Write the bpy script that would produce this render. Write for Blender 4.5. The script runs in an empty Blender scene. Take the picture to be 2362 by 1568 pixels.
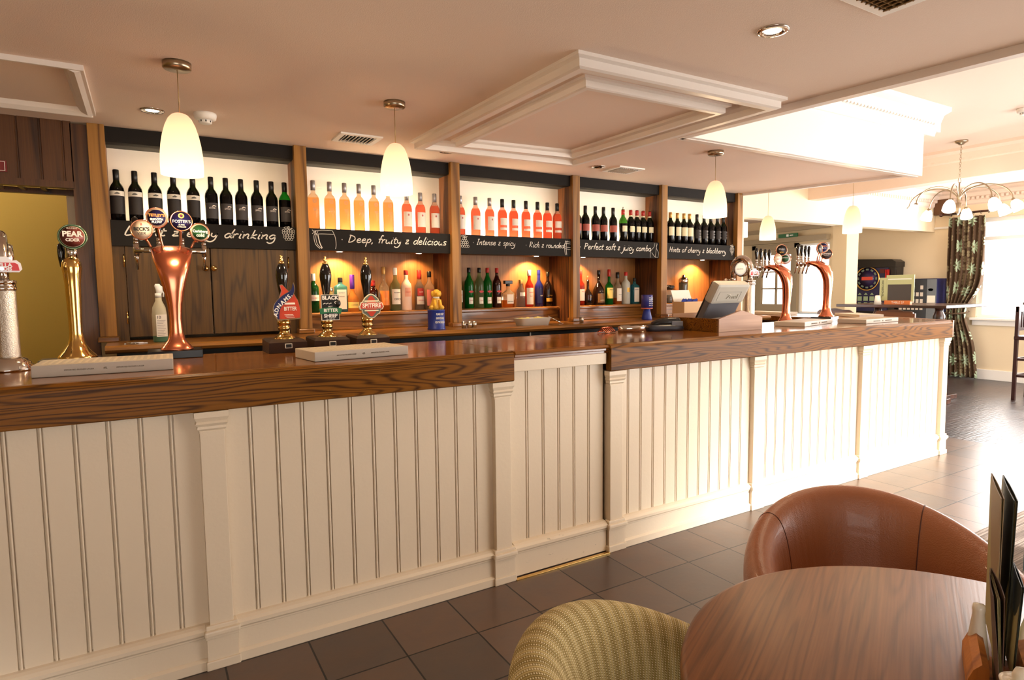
import bpy, bmesh, math, random
from mathutils import Vector, Matrix
from mathutils.bvhtree import BVHTree
random.seed(7)
PI = math.pi
S = bpy.context.scene
COL = S.collection
# ---------------------------------------------------------------- camera
def _cam():
    yaw, pitch, roll = .5397, -.0811, -.0111
    fw = Vector((math.sin(yaw)*math.cos(pitch), math.cos(yaw)*math.cos(pitch), math.sin(pitch)))
    rt = Vector((math.cos(yaw), -math.sin(yaw), 0)); up = rt.cross(fw)
    c, s = math.cos(roll), math.sin(roll)
    r2 = rt*c + up*s; u2 = -rt*s + up*c
    cd = bpy.data.cameras.new('camera'); cd.sensor_width = 36; cd.lens = 36*1408.75/2362
    cd.clip_start = .02; cd.clip_end = 200
    co = bpy.data.objects.new('camera', cd); COL.objects.link(co)
    m = Matrix((r2, u2, -fw)).transposed().to_4x4(); m.translation = Vector((0, 0, 1.39))
    co.matrix_world = m; S.camera = co
_cam()
# ---------------------------------------------------------------- world, exposure, window light
S.view_settings.view_transform = 'Standard'; S.view_settings.look = 'None'
S.view_settings.gamma = 1; S.view_settings.use_curve_mapping = False
S.view_settings.exposure = 0.37
W = bpy.data.worlds.new('world'); S.world = W; W.use_nodes = True
W.node_tree.nodes['Background'].inputs[0].default_value = (1, .98, .94, 1)
W.node_tree.nodes['Background'].inputs[1].default_value = 3.0
def area(name, loc, d, sx, sy, power, col=(1, 1, 1)):
    l = bpy.data.lights.new(name, 'AREA'); l.shape = 'RECTANGLE'; l.size = sx; l.size_y = sy; l.energy = power; l.color = col
    o = bpy.data.objects.new(name, l); COL.objects.link(o); o.location = loc
    o.rotation_euler = Vector(d).to_track_quat('-Z', 'Y').to_euler(); return o
area('daylight_front_windows', (6.9, -.93, 1.1), (-.10, 1, -.04), 4.8, 1.7, 150, (1, .97, .94))
_s = bpy.data.lights.new('sun', 'SUN'); _s.energy = 8; _s.angle = math.radians(16); _s.color = (1, .98, .955)
_so = bpy.data.objects.new('sun', _s); COL.objects.link(_so); _so.rotation_euler = Vector((-.25, .97, -.44)).to_track_quat('-Z', 'Y').to_euler()
area('daylight_front_window_left', (-.6, -2.52, 1.35), (0, 1, 0), 2.6, 1.4, 11, (1, .90, .78))
area('daylight_right_window', (10.53, 2.5, 1.65), (-1, 0, -.1), 2.9, 1.4, 190, (1, .97, .94))
area('daylight_lobby', (9.0, 5.8, 1.6), (-1, -.2, 0), .7, 1.0, 8, (1, .97, .92))
def point(name, loc, power, col, r=.03):
    l = bpy.data.lights.new(name, 'POINT'); l.energy = power; l.color = col; l.shadow_soft_size = r
    o = bpy.data.objects.new(name, l); COL.objects.link(o); o.location = loc; return o
def spot(name, loc, d, power, col, ang=90, blend=.6, r=.02):
    l = bpy.data.lights.new(name, 'SPOT'); l.energy = power; l.color = col; l.spot_size = math.radians(ang); l.spot_blend = blend; l.shadow_soft_size = r
    o = bpy.data.objects.new(name, l); COL.objects.link(o); o.location = loc
    o.rotation_euler = Vector(d).to_track_quat('-Z', 'Y').to_euler(); return o
# ---------------------------------------------------------------- materials
def lin(c):
    return tuple((x/12.92 if x <= .04045 else ((x+.055)/1.055)**2.4) for x in [v/255 for v in c]) + (1,)
MATS = {}
def M(name, c, rough=.5, metal=0, coat=0, trans=0, ior=1.45, emit=None, es=0, spec=.5, bump=0, bscale=80):
    if name in MATS: return MATS[name]
    m = bpy.data.materials.new(name); m.use_nodes = True; b = m.node_tree.nodes['Principled BSDF']
    b.inputs['Base Color'].default_value = lin(c); b.inputs['Roughness'].default_value = rough; b.inputs['Metallic'].default_value = metal
    b.inputs['Coat Weight'].default_value = coat; b.inputs['Coat Roughness'].default_value = .08
    b.inputs['Transmission Weight'].default_value = trans; b.inputs['IOR'].default_value = ior
    b.inputs['Specular IOR Level'].default_value = spec
    if emit: b.inputs['Emission Color'].default_value = lin(emit); b.inputs['Emission Strength'].default_value = es
    if bump:
        nt = m.node_tree; n = nt.nodes.new('ShaderNodeTexNoise'); n.inputs['Scale'].default_value = bscale; n.inputs['Detail'].default_value = 4
        tc = nt.nodes.new('ShaderNodeTexCoord'); nt.links.new(tc.outputs['Object'], n.inputs['Vector'])
        bp = nt.nodes.new('ShaderNodeBump'); bp.inputs['Strength'].default_value = bump; bp.inputs['Distance'].default_value = .01
        nt.links.new(n.outputs['Fac'], bp.inputs['Height']); nt.links.new(bp.outputs['Normal'], b.inputs['Normal'])
    MATS[name] = m; return m
def nodes(m): return m.node_tree.nodes, m.node_tree.links, m.node_tree.nodes['Principled BSDF']
def wood(name, dark, light, axis='X', rough=.35, coat=0, scale=1., grain=.5, dist=5., bump=.12):
    """wood with the grain along one object axis"""
    if name in MATS: return MATS[name]
    m = M(name, light, rough, 0, coat); N, Lk, b = nodes(m)
    tc = N.new('ShaderNodeTexCoord'); mp = N.new('ShaderNodeMapping'); Lk.new(tc.outputs['Object'], mp.inputs['Vector'])
    sc = {'X': (.35, 5, 5), 'Y': (5, .35, 5), 'Z': (5, 5, .35)}[axis]
    mp.inputs['Scale'].default_value = [v*scale for v in sc]
    n0 = N.new('ShaderNodeTexNoise'); n0.inputs['Scale'].default_value = 1.3; n0.inputs['Detail'].default_value = 2; Lk.new(mp.outputs[0], n0.inputs['Vector'])
    mul = N.new('ShaderNodeMath'); mul.operation = 'MULTIPLY'; mul.inputs[1].default_value = dist*8; Lk.new(n0.outputs['Fac'], mul.inputs[0])
    sn = N.new('ShaderNodeMath'); sn.operation = 'SINE'; Lk.new(mul.outputs[0], sn.inputs[0])
    mr = N.new('ShaderNodeMapRange'); mr.inputs['From Min'].default_value = -1; mr.inputs['From Max'].default_value = 1; Lk.new(sn.outputs[0], mr.inputs['Value'])
    pw = N.new('ShaderNodeMath'); pw.operation = 'POWER'; pw.inputs[1].default_value = 2.6; Lk.new(mr.outputs[0], pw.inputs[0])
    mp2 = N.new('ShaderNodeMapping'); Lk.new(tc.outputs['Object'], mp2.inputs['Vector'])
    sc2 = {'X': (4, 160, 160), 'Y': (160, 4, 160), 'Z': (160, 160, 4)}[axis]; mp2.inputs['Scale'].default_value = sc2
    n1 = N.new('ShaderNodeTexNoise'); n1.inputs['Scale'].default_value = 1; n1.inputs['Detail'].default_value = 3; Lk.new(mp2.outputs[0], n1.inputs['Vector'])
    mx = N.new('ShaderNodeMix'); mx.inputs[0].default_value = grain; Lk.new(pw.outputs[0], mx.inputs[2]); Lk.new(n1.outputs['Fac'], mx.inputs[3])
    cr = N.new('ShaderNodeValToRGB'); cr.color_ramp.elements[0].color = lin(light); cr.color_ramp.elements[1].color = lin(dark)
    cr.color_ramp.elements[0].position = .2; cr.color_ramp.elements[1].position = .85
    Lk.new(mx.outputs[0], cr.inputs['Fac']); Lk.new(cr.outputs['Color'], b.inputs['Base Color'])
    bp = N.new('ShaderNodeBump'); bp.inputs['Strength'].default_value = bump; bp.inputs['Distance'].default_value = .004
    Lk.new(n1.outputs['Fac'], bp.inputs['Height']); Lk.new(bp.outputs['Normal'], b.inputs['Normal'])
    return m
def two_tone(name, top, bot, z, trans=0, rough=.05, ior=1.33):
    """glass above a liquid level, contents below it"""
    if name in MATS: return MATS[name]
    m = M(name, bot, rough, 0, 0, trans, ior); N, Lk, b = nodes(m)
    tc = N.new('ShaderNodeTexCoord'); sp = N.new('ShaderNodeSeparateXYZ'); Lk.new(tc.outputs['Object'], sp.inputs[0])
    gt = N.new('ShaderNodeMath'); gt.operation = 'GREATER_THAN'; gt.inputs[1].default_value = z; Lk.new(sp.outputs['Z'], gt.inputs[0])
    mx = N.new('ShaderNodeMix'); mx.data_type = 'RGBA'; mx.inputs[6].default_value = lin(bot); mx.inputs[7].default_value = lin(top)
    Lk.new(gt.outputs[0], mx.inputs[0]); Lk.new(mx.outputs[2], b.inputs['Base Color']); return m
CREAM = M('cream_gloss_paint', (226, 209, 184), .36, bump=.05, bscale=60)
CEIL = M('ceiling_paint', (232, 212, 196), .85, bump=.12, bscale=220)
HICEIL = M('upper_ceiling_paint', (234, 214, 198), .85, bump=.05, bscale=150)
WHITE = M('white_gloss_paint', (240, 236, 230), .3)
WALL = M('cream_wall_paint', (234, 216, 184), .8, bump=.05, bscale=120)
BEIGE = M('beige_wall_paint', (205, 182, 145), .8, bump=.06, bscale=150)
OLIVE = M('olive_wall_paint', (164, 136, 62), .8, bump=.06, bscale=150)
BLACKB = M('blackboard_paint', (34, 31, 29), .75, spec=.2)
BACKB = M('white_backboard_laminate', (238, 228, 218), .3)
CHALK = M('chalk', (226, 220, 208), .9)
DARKW = wood('dark_table_wood', (34, 16, 10), (74, 40, 26), 'Y', .3, .3, 1, .4, 3)
PINE = wood('honey_pine', (92, 58, 18), (160, 112, 48), 'Z', .5, 0, 1.2, .5, 4)
OAK_V = wood('dark_oak_vertical_grain', (48, 30, 8), (98, 68, 24), 'Z', .5, 0, 1.2, .65, 7)
DIVW = wood('dark_divider_wood', (44, 22, 8), (92, 52, 22), 'Z', .5, 0, 1.2, .5, 8)
OAKIN = wood('oak_back_panel', (120, 74, 34), (168, 114, 60), 'Z', .5, 0, 1.5, .85, 2)
BOARD = wood('dark_stained_boards', (38, 20, 8), (92, 56, 24), 'Z', .45, .1, 1, .6, 3)
CTOP = wood('polished_counter_top_wood', (104, 56, 14), (142, 86, 30), 'X', .16, .4, 1, .7, 5, .03)
FASC = wood('stained_oak_fascia', (60, 32, 5), (132, 82, 22), 'X', .38, 0, 1.3, .5, 20)
FASC.node_tree.nodes['Principled BSDF'].inputs['Specular IOR Level'].default_value = .2
SHELF = wood('varnished_shelf_wood', (90, 54, 16), (146, 96, 40), 'X', .3, .3, 1, .5, 9, .05)
WALNUT = wood('table_top_walnut', (92, 54, 26), (146, 92, 50), 'X', .40, 0, 1.8, .75, 8, .10)
COPPER = M('brushed_copper', (226, 138, 104), .22, 1)
COPPER2 = M('copper_rim', (224, 150, 116), .15, 1)
BRASS = M('polished_brass', (222, 184, 112), .12, 1)
CHROME = M('chrome', (215, 208, 200), .1, 1)
STEEL = M('brushed_steel', (190, 184, 174), .3, 1)
NICKEL = M('satin_nickel', (176, 160, 136), .28, 1)
BLK = M('black_plastic', (16, 15, 16), .28)
BLKG = M('glossy_black_ebonite', (12, 9, 8), .08, coat=.5)
DKBR = M('dark_brown_pump_casing', (52, 36, 28), .4)
DARK = M('dark_cooler_front', (14, 13, 13), .35)
WPL = M('white_plastic', (235, 232, 226), .4)
PAPER = M('white_label_paper', (238, 230, 216), .7)
CERAM = M('white_ceramic', (246, 240, 226), .2, coat=.3)
INK = M('black_print', (22, 20, 20), .6)
RED = M('red_print', (196, 40, 34), .5)
NAVY = M('navy_print', (26, 26, 84), .4)
GREEN = M('green_print', (36, 92, 52), .5)
GOLD = M('gold_print', (212, 160, 60), .4, .3)
BULB = M('lamp_glow', (255, 250, 235), .5, emit=(255, 244, 220), es=9)
# ---------------------------------------------------------------- mesh helpers
def T(x=0, y=0, z=0): return Matrix.Translation((x, y, z))
def RX(a): return Matrix.Rotation(a, 4, 'X')
def RY(a): return Matrix.Rotation(a, 4, 'Y')
def RZ(a): return Matrix.Rotation(a, 4, 'Z')
class B:
    def __init__(s): s.v = []; s.f = []; s.sm = []; s.uv = None
    def add(s, vs, fs, m=None, smooth=False):
        o = len(s.v)
        s.v += [tuple(m @ Vector(p)) if m is not None else tuple(p) for p in vs]
        s.f += [tuple(i+o for i in f) for f in fs]; s.sm += [smooth]*len(fs); return s
    def box(s, x0, y0, z0, x1, y1, z1, b=0, m=None):
        if b <= 0:
            vs = [(x, y, z) for x in (x0, x1) for y in (y0, y1) for z in (z0, z1)]
            return s.add(vs, [(0, 1, 3, 2), (4, 6, 7, 5), (0, 4, 5, 1), (2, 3, 7, 6), (0, 2, 6, 4), (1, 5, 7, 3)], m)
        bm = bmesh.new(); bmesh.ops.create_cube(bm, size=1)
        for v in bm.verts: v.co = Vector(((x0+x1)/2+v.co.x*(x1-x0), (y0+y1)/2+v.co.y*(y1-y0), (z0+z1)/2+v.co.z*(z1-z0)))
        bmesh.ops.bevel(bm, geom=bm.edges[:], offset=b, segments=2, profile=.6, affect='EDGES')
        bm.verts.index_update(); vs = [v.co.copy() for v in bm.verts]; fs = [[v.index for v in f.verts] for f in bm.faces]; bm.free()
        return s.add(vs, fs, m)
    def lathe(s, prof, n=24, m=None, a0=0, a1=2*PI, smooth=True, sx=1, sy=1, exp=None, caps=True):
        full = abs(a1-a0-2*PI) < 1e-6; k = n if full else n+1; vs = []; fs = []
        for r, z in prof:
            for i in range(k):
                a = a0+(a1-a0)*i/n; c, q = math.cos(a), math.sin(a)
                if exp: c = math.copysign(abs(c)**exp, c); q = math.copysign(abs(q)**exp, q)
                vs.append((r*c*sx, r*q*sy, z))
        for j in range(len(prof)-1):
            for i in range(n):
                i2 = (i+1) % k; fs.append((j*k+i, j*k+i2, (j+1)*k+i2, (j+1)*k+i))
        s.add(vs, fs, m, smooth)
        if full and caps:
            if prof[0][0] > 1e-5: s.add([vs[i] for i in range(k)], [tuple(reversed(range(k)))], m)
            if prof[-1][0] > 1e-5: s.add(vs[-k:], [tuple(range(k))], m)
        return s
    def cyl(s, r, z0, z1, n=24, m=None, r2=None): return s.lathe([(r, z0), (r if r2 is None else r2, z1)], n, m)
    def loft(s, secs, n=20, m=None, cap=True):
        """secs: list of (Matrix, hx, hy, exp)"""
        vs = []; fs = []
        for mt, hx, hy, e in secs:
            for i in range(n):
                a = 2*PI*i/n; c, q = math.cos(a), math.sin(a)
                vs.append(mt @ Vector((hx*math.copysign(abs(c)**e, c), hy*math.copysign(abs(q)**e, q), 0)))
        for j in range(len(secs)-1):
            for i in range(n): fs.append((j*n+i, j*n+(i+1) % n, (j+1)*n+(i+1) % n, (j+1)*n+i))
        s.add(vs, fs, m, True)
        if cap: s.add(vs[:n], [tuple(reversed(range(n)))], m); s.add(vs[-n:], [tuple(range(n))], m)
        return s
    def tube(s, pts, r, n=8, m=None, closed=False):
        P = [Vector(p) for p in pts]; rr = r if isinstance(r, (list, tuple)) else [r]*len(P); vs = []; fs = []
        prev = None
        for i, p in enumerate(P):
            if closed: t = P[(i+1) % len(P)]-P[i-1]
            else: t = P[min(i+1, len(P)-1)]-P[max(i-1, 0)]
            t.normalize()
            if prev is None:
                u = t.orthogonal().normalized()
            else:
                u = prev-t*prev.dot(t); u = u.normalized() if u.length > 1e-6 else t.orthogonal().normalized()
            prev = u; w = t.cross(u)
            for k in range(n):
                a = 2*PI*k/n; vs.append(p+(u*math.cos(a)+w*math.sin(a))*rr[i])
        q = len(P)
        for j in range(q if closed else q-1):
            for k in range(n):
                j2 = (j+1) % q; fs.append((j*n+k, j*n+(k+1) % n, j2*n+(k+1) % n, j2*n+k))
        s.add(vs, fs, m, True)
        if not closed: s.add(vs[:n], [tuple(reversed(range(n)))], m); s.add(vs[-n:], [tuple(range(n))], m)
        return s
    def prism(s, poly, z0, z1, m=None):
        n = len(poly); vs = [(x, y, z0) for x, y in poly]+[(x, y, z1) for x, y in poly]
        return s.add(vs, [tuple(reversed(range(n))), tuple(range(n, 2*n))]+[(i, (i+1) % n, n+(i+1) % n, n+i) for i in range(n)], m)
    def sweep_x(s, prof, x0, x1, m=None):
        """profile of (y,z) swept along x"""
        return s.prism([(p[0], p[1]) for p in prof], x0, x1, (m or Matrix()) @ Matrix(((0, 0, 1, 0), (1, 0, 0, 0), (0, 1, 0, 0), (0, 0, 0, 1))))
    def sweep_z(s, prof, z0, z1, m=None): return s.prism(prof, z0, z1, m)
    def sphere(s, r, m=None, n=16, k=10, sz=1, sy=1):
        return s.lathe([(max(r*math.sin(PI*i/k), 1e-6), -r*sz*math.cos(PI*i/k)) for i in range(k+1)], n, m, sy=sy)
    def obj(s, name, mat, parent=None, loc=None, label=None):
        me = bpy.data.meshes.new(name); me.from_pydata(s.v, [], s.f); me.update()
        me.polygons.foreach_set('use_smooth', s.sm)
        bm = bmesh.new(); bm.from_mesh(me); bmesh.ops.remove_doubles(bm, verts=bm.verts, dist=1e-6)
        bmesh.ops.recalc_face_normals(bm, faces=bm.faces); bm.to_mesh(me); bm.free()
        me.materials.append(mat); o = bpy.data.objects.new(name, me); COL.objects.link(o)
        if parent: o.parent = parent
        if loc: o.location = loc
        if label: o['label'] = label
        return o
def thing(name, label, cat, loc=(0, 0, 0), rz=0, group=None):
    o = bpy.data.objects.new(name, None); COL.objects.link(o); o.empty_display_size = .05
    o.location = loc; o.rotation_euler = (0, 0, rz); o['label'] = label; o['category'] = cat
    if group: o['group'] = group
    return o
def tag(o, label, cat, group=None):
    o['label'] = label; o['category'] = cat
    if group: o['group'] = group
    return o
def struct(name, b, m): o = b.obj(name, m); o['kind'] = 'structure'; return o
def dup(root, loc, rz=None, label=None, group=None):
    r = root.copy(); COL.objects.link(r); r.location = loc
    if rz is not None: r.rotation_euler = (0, 0, rz)
    if label: r['label'] = label
    if group: r['group'] = group
    for ch in list(root.children):
        c = ch.copy(); COL.objects.link(c); c.parent = r
        for g in list(ch.children):
            d = g.copy(); COL.objects.link(d); d.parent = c
    return r
FONTC = {}
def text(s, size, mat, parent, m, name='lettering', ext=.0004, bold=0., sx=1., shear=0., align='CENTER'):
    """raised lettering in the local XY plane of matrix m"""
    key = (s, round(size, 4), ext, bold, sx, shear, align)
    if key not in FONTC:
        cu = bpy.data.curves.new('lettering', 'FONT'); cu.body = s; cu.size = size; cu.extrude = ext; cu.offset = bold; cu.shear = shear
        cu.align_x = align; cu.align_y = 'CENTER'; cu.resolution_u = 3
        to = bpy.data.objects.new('lettering', cu); COL.objects.link(to); bpy.context.view_layer.update()
        me = bpy.data.meshes.new_from_object(to.evaluated_get(bpy.context.evaluated_depsgraph_get()))
        bpy.data.objects.remove(to); me.materials.clear()
        for v in me.vertices: v.co.x *= sx
        FONTC[key] = me
    me = FONTC[key].copy(); me.transform(m); me.materials.append(mat); me.name = name
    o = bpy.data.objects.new(name, me); COL.objects.link(o); o.parent = parent; return o
FACE = RX(PI/2)                                   # local XY plane turned to face -Y
def catmull(P, k=4):
    if len(P) < 3: return P
    out = []
    for i in range(len(P)-1):
        p0 = P[max(i-1, 0)]; p1 = P[i]; p2 = P[i+1]; p3 = P[min(i+2, len(P)-1)]
        for j in range(k):
            t = j/k; out.append(tuple(.5*((2*b)+(c-a)*t+(2*a-5*b+4*c-d)*t*t+(-a+3*b-3*c+d)*t**3) for a, b, c, d in zip(p0, p1, p2, p3)))
    out.append(P[-1]); return out
def ribbon(b, pts, w, y):
    """a flat chalk stroke on a plane facing -Y"""
    P = [Vector((p[0], p[1])) for p in pts]; vs = []
    for i, p in enumerate(P):
        t = (P[min(i+1, len(P)-1)]-P[max(i-1, 0)])
        if t.length < 1e-7: t = Vector((1, 0))
        t.normalize(); n = Vector((-t.y, t.x))*w/2
        vs += [(p.x+n.x, y, p.y+n.y), (p.x-n.x, y, p.y-n.y)]
    b.add(vs, [(2*i, 2*i+1, 2*i+3, 2*i+2) for i in range(len(P)-1)])
# =====================================================================================  SETTING
ZC, ZH = 2.305, 2.80
YF = 2.433
# floor: tiles, boards, carpet
def tile_mat():
    m = M('slate_floor_tiles', (92, 78, 72), .30); N, Lk, b = nodes(m)
    tc = N.new('ShaderNodeTexCoord'); mp = N.new('ShaderNodeMapping'); Lk.new(tc.outputs['Object'], mp.inputs['Vector'])
    mp.inputs['Location'].default_value = (-.794+.3027*4, -2.125+.3027*8, 0)
    br = N.new('ShaderNodeTexBrick'); br.offset = 0; br.squash = 1; br.inputs['Scale'].default_value = 1
    br.inputs['Brick Width'].default_value = .3027; br.inputs['Row Height'].default_value = .3027; br.inputs['Mortar Size'].default_value = .0038
    br.inputs['Mortar Smooth'].default_value = .2; br.inputs['Bias'].default_value = 0
    br.inputs['Color1'].default_value = lin((130, 108, 92)); br.inputs['Color2'].default_value = lin((106, 92, 82)); br.inputs['Mortar'].default_value = lin((52, 44, 40))
    Lk.new(mp.outputs[0], br.inputs['Vector'])
    n = N.new('ShaderNodeTexNoise'); n.inputs['Scale'].default_value = 4.5; n.inputs['Detail'].default_value = 8; n.inputs['Roughness'].default_value = .65; Lk.new(tc.outputs['Object'], n.inputs['Vector'])
    cr = N.new('ShaderNodeValToRGB'); cr.color_ramp.elements[0].color = lin((118, 116, 124)); cr.color_ramp.elements[1].color = lin((146, 124, 108)); cr.color_ramp.elements[0].position = .38; cr.color_ramp.elements[1].position = .66
    Lk.new(n.outputs['Fac'], cr.inputs['Fac'])
    mx = N.new('ShaderNodeMix'); mx.data_type = 'RGBA'; mx.blend_type = 'OVERLAY'; mx.inputs[0].default_value = .6
    Lk.new(br.outputs['Color'], mx.inputs[6]); Lk.new(cr.outputs['Color'], mx.inputs[7]); m3 = N.new('ShaderNodeMix'); m3.data_type = 'RGBA'; Lk.new(br.outputs['Fac'], m3.inputs[0]); Lk.new(mx.outputs[2], m3.inputs[6]); m3.inputs[7].default_value = lin((22, 17, 14)); Lk.new(m3.outputs[2], b.inputs['Base Color'])
    bp = N.new('ShaderNodeBump'); bp.inputs['Strength'].default_value = .35; bp.inputs['Distance'].default_value = .004
    ad = N.new('ShaderNodeMath'); ad.operation = 'SUBTRACT'; Lk.new(n.outputs['Fac'], ad.inputs[0]); Lk.new(br.outputs['Fac'], ad.inputs[1]); Lk.new(ad.outputs[0], bp.inputs['Height'])
    Lk.new(bp.outputs['Normal'], b.inputs['Normal']); return m
struct('floor', B().box(-3.2, 1.53, -.1, 6.27, 5.6, 0), tile_mat())
def plank_mat():
    m = M('dark_floor_boards', (50, 38, 34), .3); N, Lk, b = nodes(m)
    tc = N.new('ShaderNodeTexCoord'); br = N.new('ShaderNodeTexBrick'); br.inputs['Scale'].default_value = 1
    br.inputs['Brick Width'].default_value = 2.2; br.inputs['Row Height'].default_value = .14; br.inputs['Mortar Size'].default_value = .004
    br.inputs['Color1'].default_value = lin((62, 46, 42)); br.inputs['Color2'].default_value = lin((46, 34, 32)); br.inputs['Mortar'].default_value = lin((18, 12, 12))
    Lk.new(tc.outputs['Object'], br.inputs['Vector']); Lk.new(br.outputs['Color'], b.inputs['Base Color'])
    mp = N.new('ShaderNodeMapping'); mp.inputs['Scale'].default_value = (3, 40, 1); Lk.new(tc.outputs['Object'], mp.inputs['Vector'])
    n = N.new('ShaderNodeTexNoise'); n.inputs['Scale'].default_value = 1.5; n.inputs['Detail'].default_value = 5; Lk.new(mp.outputs[0], n.inputs['Vector'])
    ad = N.new('ShaderNodeMath'); ad.operation = 'SUBTRACT'; Lk.new(n.outputs['Fac'], ad.inputs[0]); Lk.new(br.outputs['Fac'], ad.inputs[1])
    bp = N.new('ShaderNodeBump'); bp.inputs['Strength'].default_value = .5; bp.inputs['Distance'].default_value = .006; Lk.new(ad.outputs[0], bp.inputs['Height']); Lk.new(bp.outputs['Normal'], b.inputs['Normal'])
    return m
struct('floor', B().box(6.27, -2.6, -.1, 10.75, 8.4, 0).box(-3.2, 5.6, -.1, 6.27, 8.4, 0), plank_mat())
def carpet_mat():
    m = M('striped_carpet', (120, 108, 100), .95); N, Lk, b = nodes(m)
    tc = N.new('ShaderNodeTexCoord'); mp = N.new('ShaderNodeMapping'); mp.inputs['Scale'].default_value = (1.0, 95, 1); mp.inputs['Rotation'].default_value = (0, 0, .12); Lk.new(tc.outputs['Object'], mp.inputs['Vector'])
    n = N.new('ShaderNodeTexNoise'); n.inputs['Scale'].default_value = 1; n.inputs['Detail'].default_value = 6; n.inputs['Roughness'].default_value = .8; Lk.new(mp.outputs[0], n.inputs['Vector'])
    cr = N.new('ShaderNodeValToRGB'); e = cr.color_ramp.elements; e[0].color = lin((62, 54, 52)); e[0].position = .36; e[1].color = lin((186, 172, 160)); e[1].position = .62
    q = e.new(.5); q.color = lin((126, 112, 102)); Lk.new(n.outputs['Fac'], cr.inputs['Fac']); Lk.new(cr.outputs['Color'], b.inputs['Base Color']); return m
struct('floor', B().box(-3.2, -2.6, -.1, 6.27, 1.53, .003), carpet_mat())
# ceilings
struct('ceiling', B().prism([(-3.2, -2.6), (3.38, -2.6), (2.79, 2.63), (5.4, 2.63), (5.02, 4.08), (5.02, 4.9), (-3.2, 4.9)], ZC, ZH+.3), CEIL)
struct('ceiling', B().box(2.6, -2.6, ZH, 10.75, 4.85, ZH+.1).box(5.0, 4.97, 2.5, 10.75, 8.4, 2.6), HICEIL)
# slim trim under the open edge of the low ceiling
def edge_trim(p, q, w=.05, d=.035):
    a = Vector(p); c = Vector(q); t = (c-a).normalized(); n = Vector((-t.y, t.x))*w
    return [(a.x, a.y), (c.x, c.y), (c.x+n.x, c.y+n.y), (a.x+n.x, a.y+n.y)]
TR = M('trim_paint', (226, 212, 200), .45)
b = B(); b.prism(edge_trim((3.38, -2.6), (2.785, 2.655), .05), ZC-.035, ZC+.005)
b.prism(edge_trim((2.76, 2.63), (5.44, 2.63), .045), ZC-.035, ZC+.005); b.prism(edge_trim((5.45, 2.63), (5.06, 4.08), .04), ZC-.02, ZC+.005)
struct('trim_1', b, TR)
# white upstand above the trim with its dentil cornice (faces the camera side)
b = B().box(2.80, 2.60, ZC-.03, 5.44, 2.63, ZH)
b.sweep_x([(2.60, ZH-.2), (2.585, ZH-.2), (2.57, ZH-.13), (2.545, ZH-.11), (2.52, ZH-.05), (2.47, ZH-.03), (2.47, ZH), (2.60, ZH)], 2.80, 5.58)
b.box(5.44, 2.58, ZH-.16, 5.66, 2.70, ZH)
for i in range(62): b.box(2.86+i*.043, 2.545, ZH-.125, 2.882+i*.043, 2.59, ZH-.1)
struct('trim_2', b, WHITE)
# walls
struct('wall_back', B().box(-.36, 4.42, 0, 5.02, 4.5, ZC).box(5.02, 4.42, 0, 5.12, 4.9, ZC).box(5.02, 4.85, 0, 6.12, 5.0, ZH).box(6.12, 4.85, 2.22, 10.75, 5.0, ZH), WALL)
struct('wall_back_pillar', B().box(8.22, 4.84, 0, 8.50, 5.04, 2.22), BEIGE)['kind'] = 'structure'
struct('wall_passage', B().box(-3.2, 5.3, 0, -.2, 5.4, ZC).box(-.36, 4.5, 0, -.26, 5.3, ZC), OLIVE)
struct('wall_left', B().box(-3.3, -2.6, 0, -3.2, 5.4, ZC), OLIVE)
t = thing('added_passage_lamp', 'added opal fill lamp, out of view on the passage ceiling beyond the doorway', 'added fill lamp', (-1.6, 4.75, ZC))  # out-of-view lamp added only to brighten the olive passage wall
B().lathe([(.0001, -.06), (.08, -.045), (.12, 0), (.0001, 0)], 28).obj('added_lamp_cover', BULB, t); point('added_passage_fill', (-1.6, 4.72, ZC-.12), 22, (1, .86, .6), .08)
# front wall behind the camera, with windows; unseen step shaped to bring daylight nearer
def wall_front():
    b = B(); y0, y1 = -2.7, -2.6
    b.box(-3.2, y0, 0, -1.9, y1, ZH).box(-1.9, y0, 0, .7, y1, .65).box(-1.9, y0, 2.05, .7, y1, ZH).box(.7, y0, 0, 3.3, y1, ZH).box(3.2, -2.6, 0, 3.3, -1.0, ZH)
    y0, y1 = -1.1, -1.0
    b.box(3.3, y0, 0, 3.5, y1, ZH).box(3.5, y0, 0, 9.6, y1, .10).box(3.5, y0, 2.1, 9.6, y1, ZH).box(9.6, y0, 0, 10.75, y1, ZH); return b
    b.box(-3.2, y0, 0, -1.9, y1, ZH).box(-1.9, y0, 0, .7, y1, .65).box(-1.9, y0, 2.05, .7, y1, ZH).box(.7, y0, 0, 4.3, y1, ZH)
    b.box(4.3, y0, 0, 9.7, y1, .25).box(4.3, y0, 2.15, 9.7, y1, ZH).box(9.7, y0, 0, 10.75, y1, ZH); return b
struct('wall_front', wall_front(), WALL)
def window_frame(name, plane, a0, a1, z0, z1, na, nz, fr=.05, br=.025, extra=None):
    b = B()
    def bar(p0, q0, p1, q1):
        if plane[0] == 'Y': b.box(p0, plane[1], q0, p1, plane[1]+.05, q1)
        else: b.box(plane[1], p0, q0, plane[1]+.05, p1, q1)
    bar(a0, z0, a0+fr, z1); bar(a1-fr, z0, a1, z1); bar(a0+fr, z0, a1-fr, z0+fr); bar(a0+fr, z1-fr, a1-fr, z1)
    for i in range(1, na): p = a0+(a1-a0)*i/na; bar(p-br/2, z0+fr, p+br/2, z1-fr)
    for z in nz: bar(a0+fr, z-br/2, a1-fr, z+br/2)
    return struct(name, b, WHITE)
GLASS = M('window_glass', (255, 255, 255), 0, trans=1, ior=1.02)
window_frame('window_2', ('Y', -1.08), 3.5, 9.6, .10, 2.10, 6, [1.7])
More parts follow.
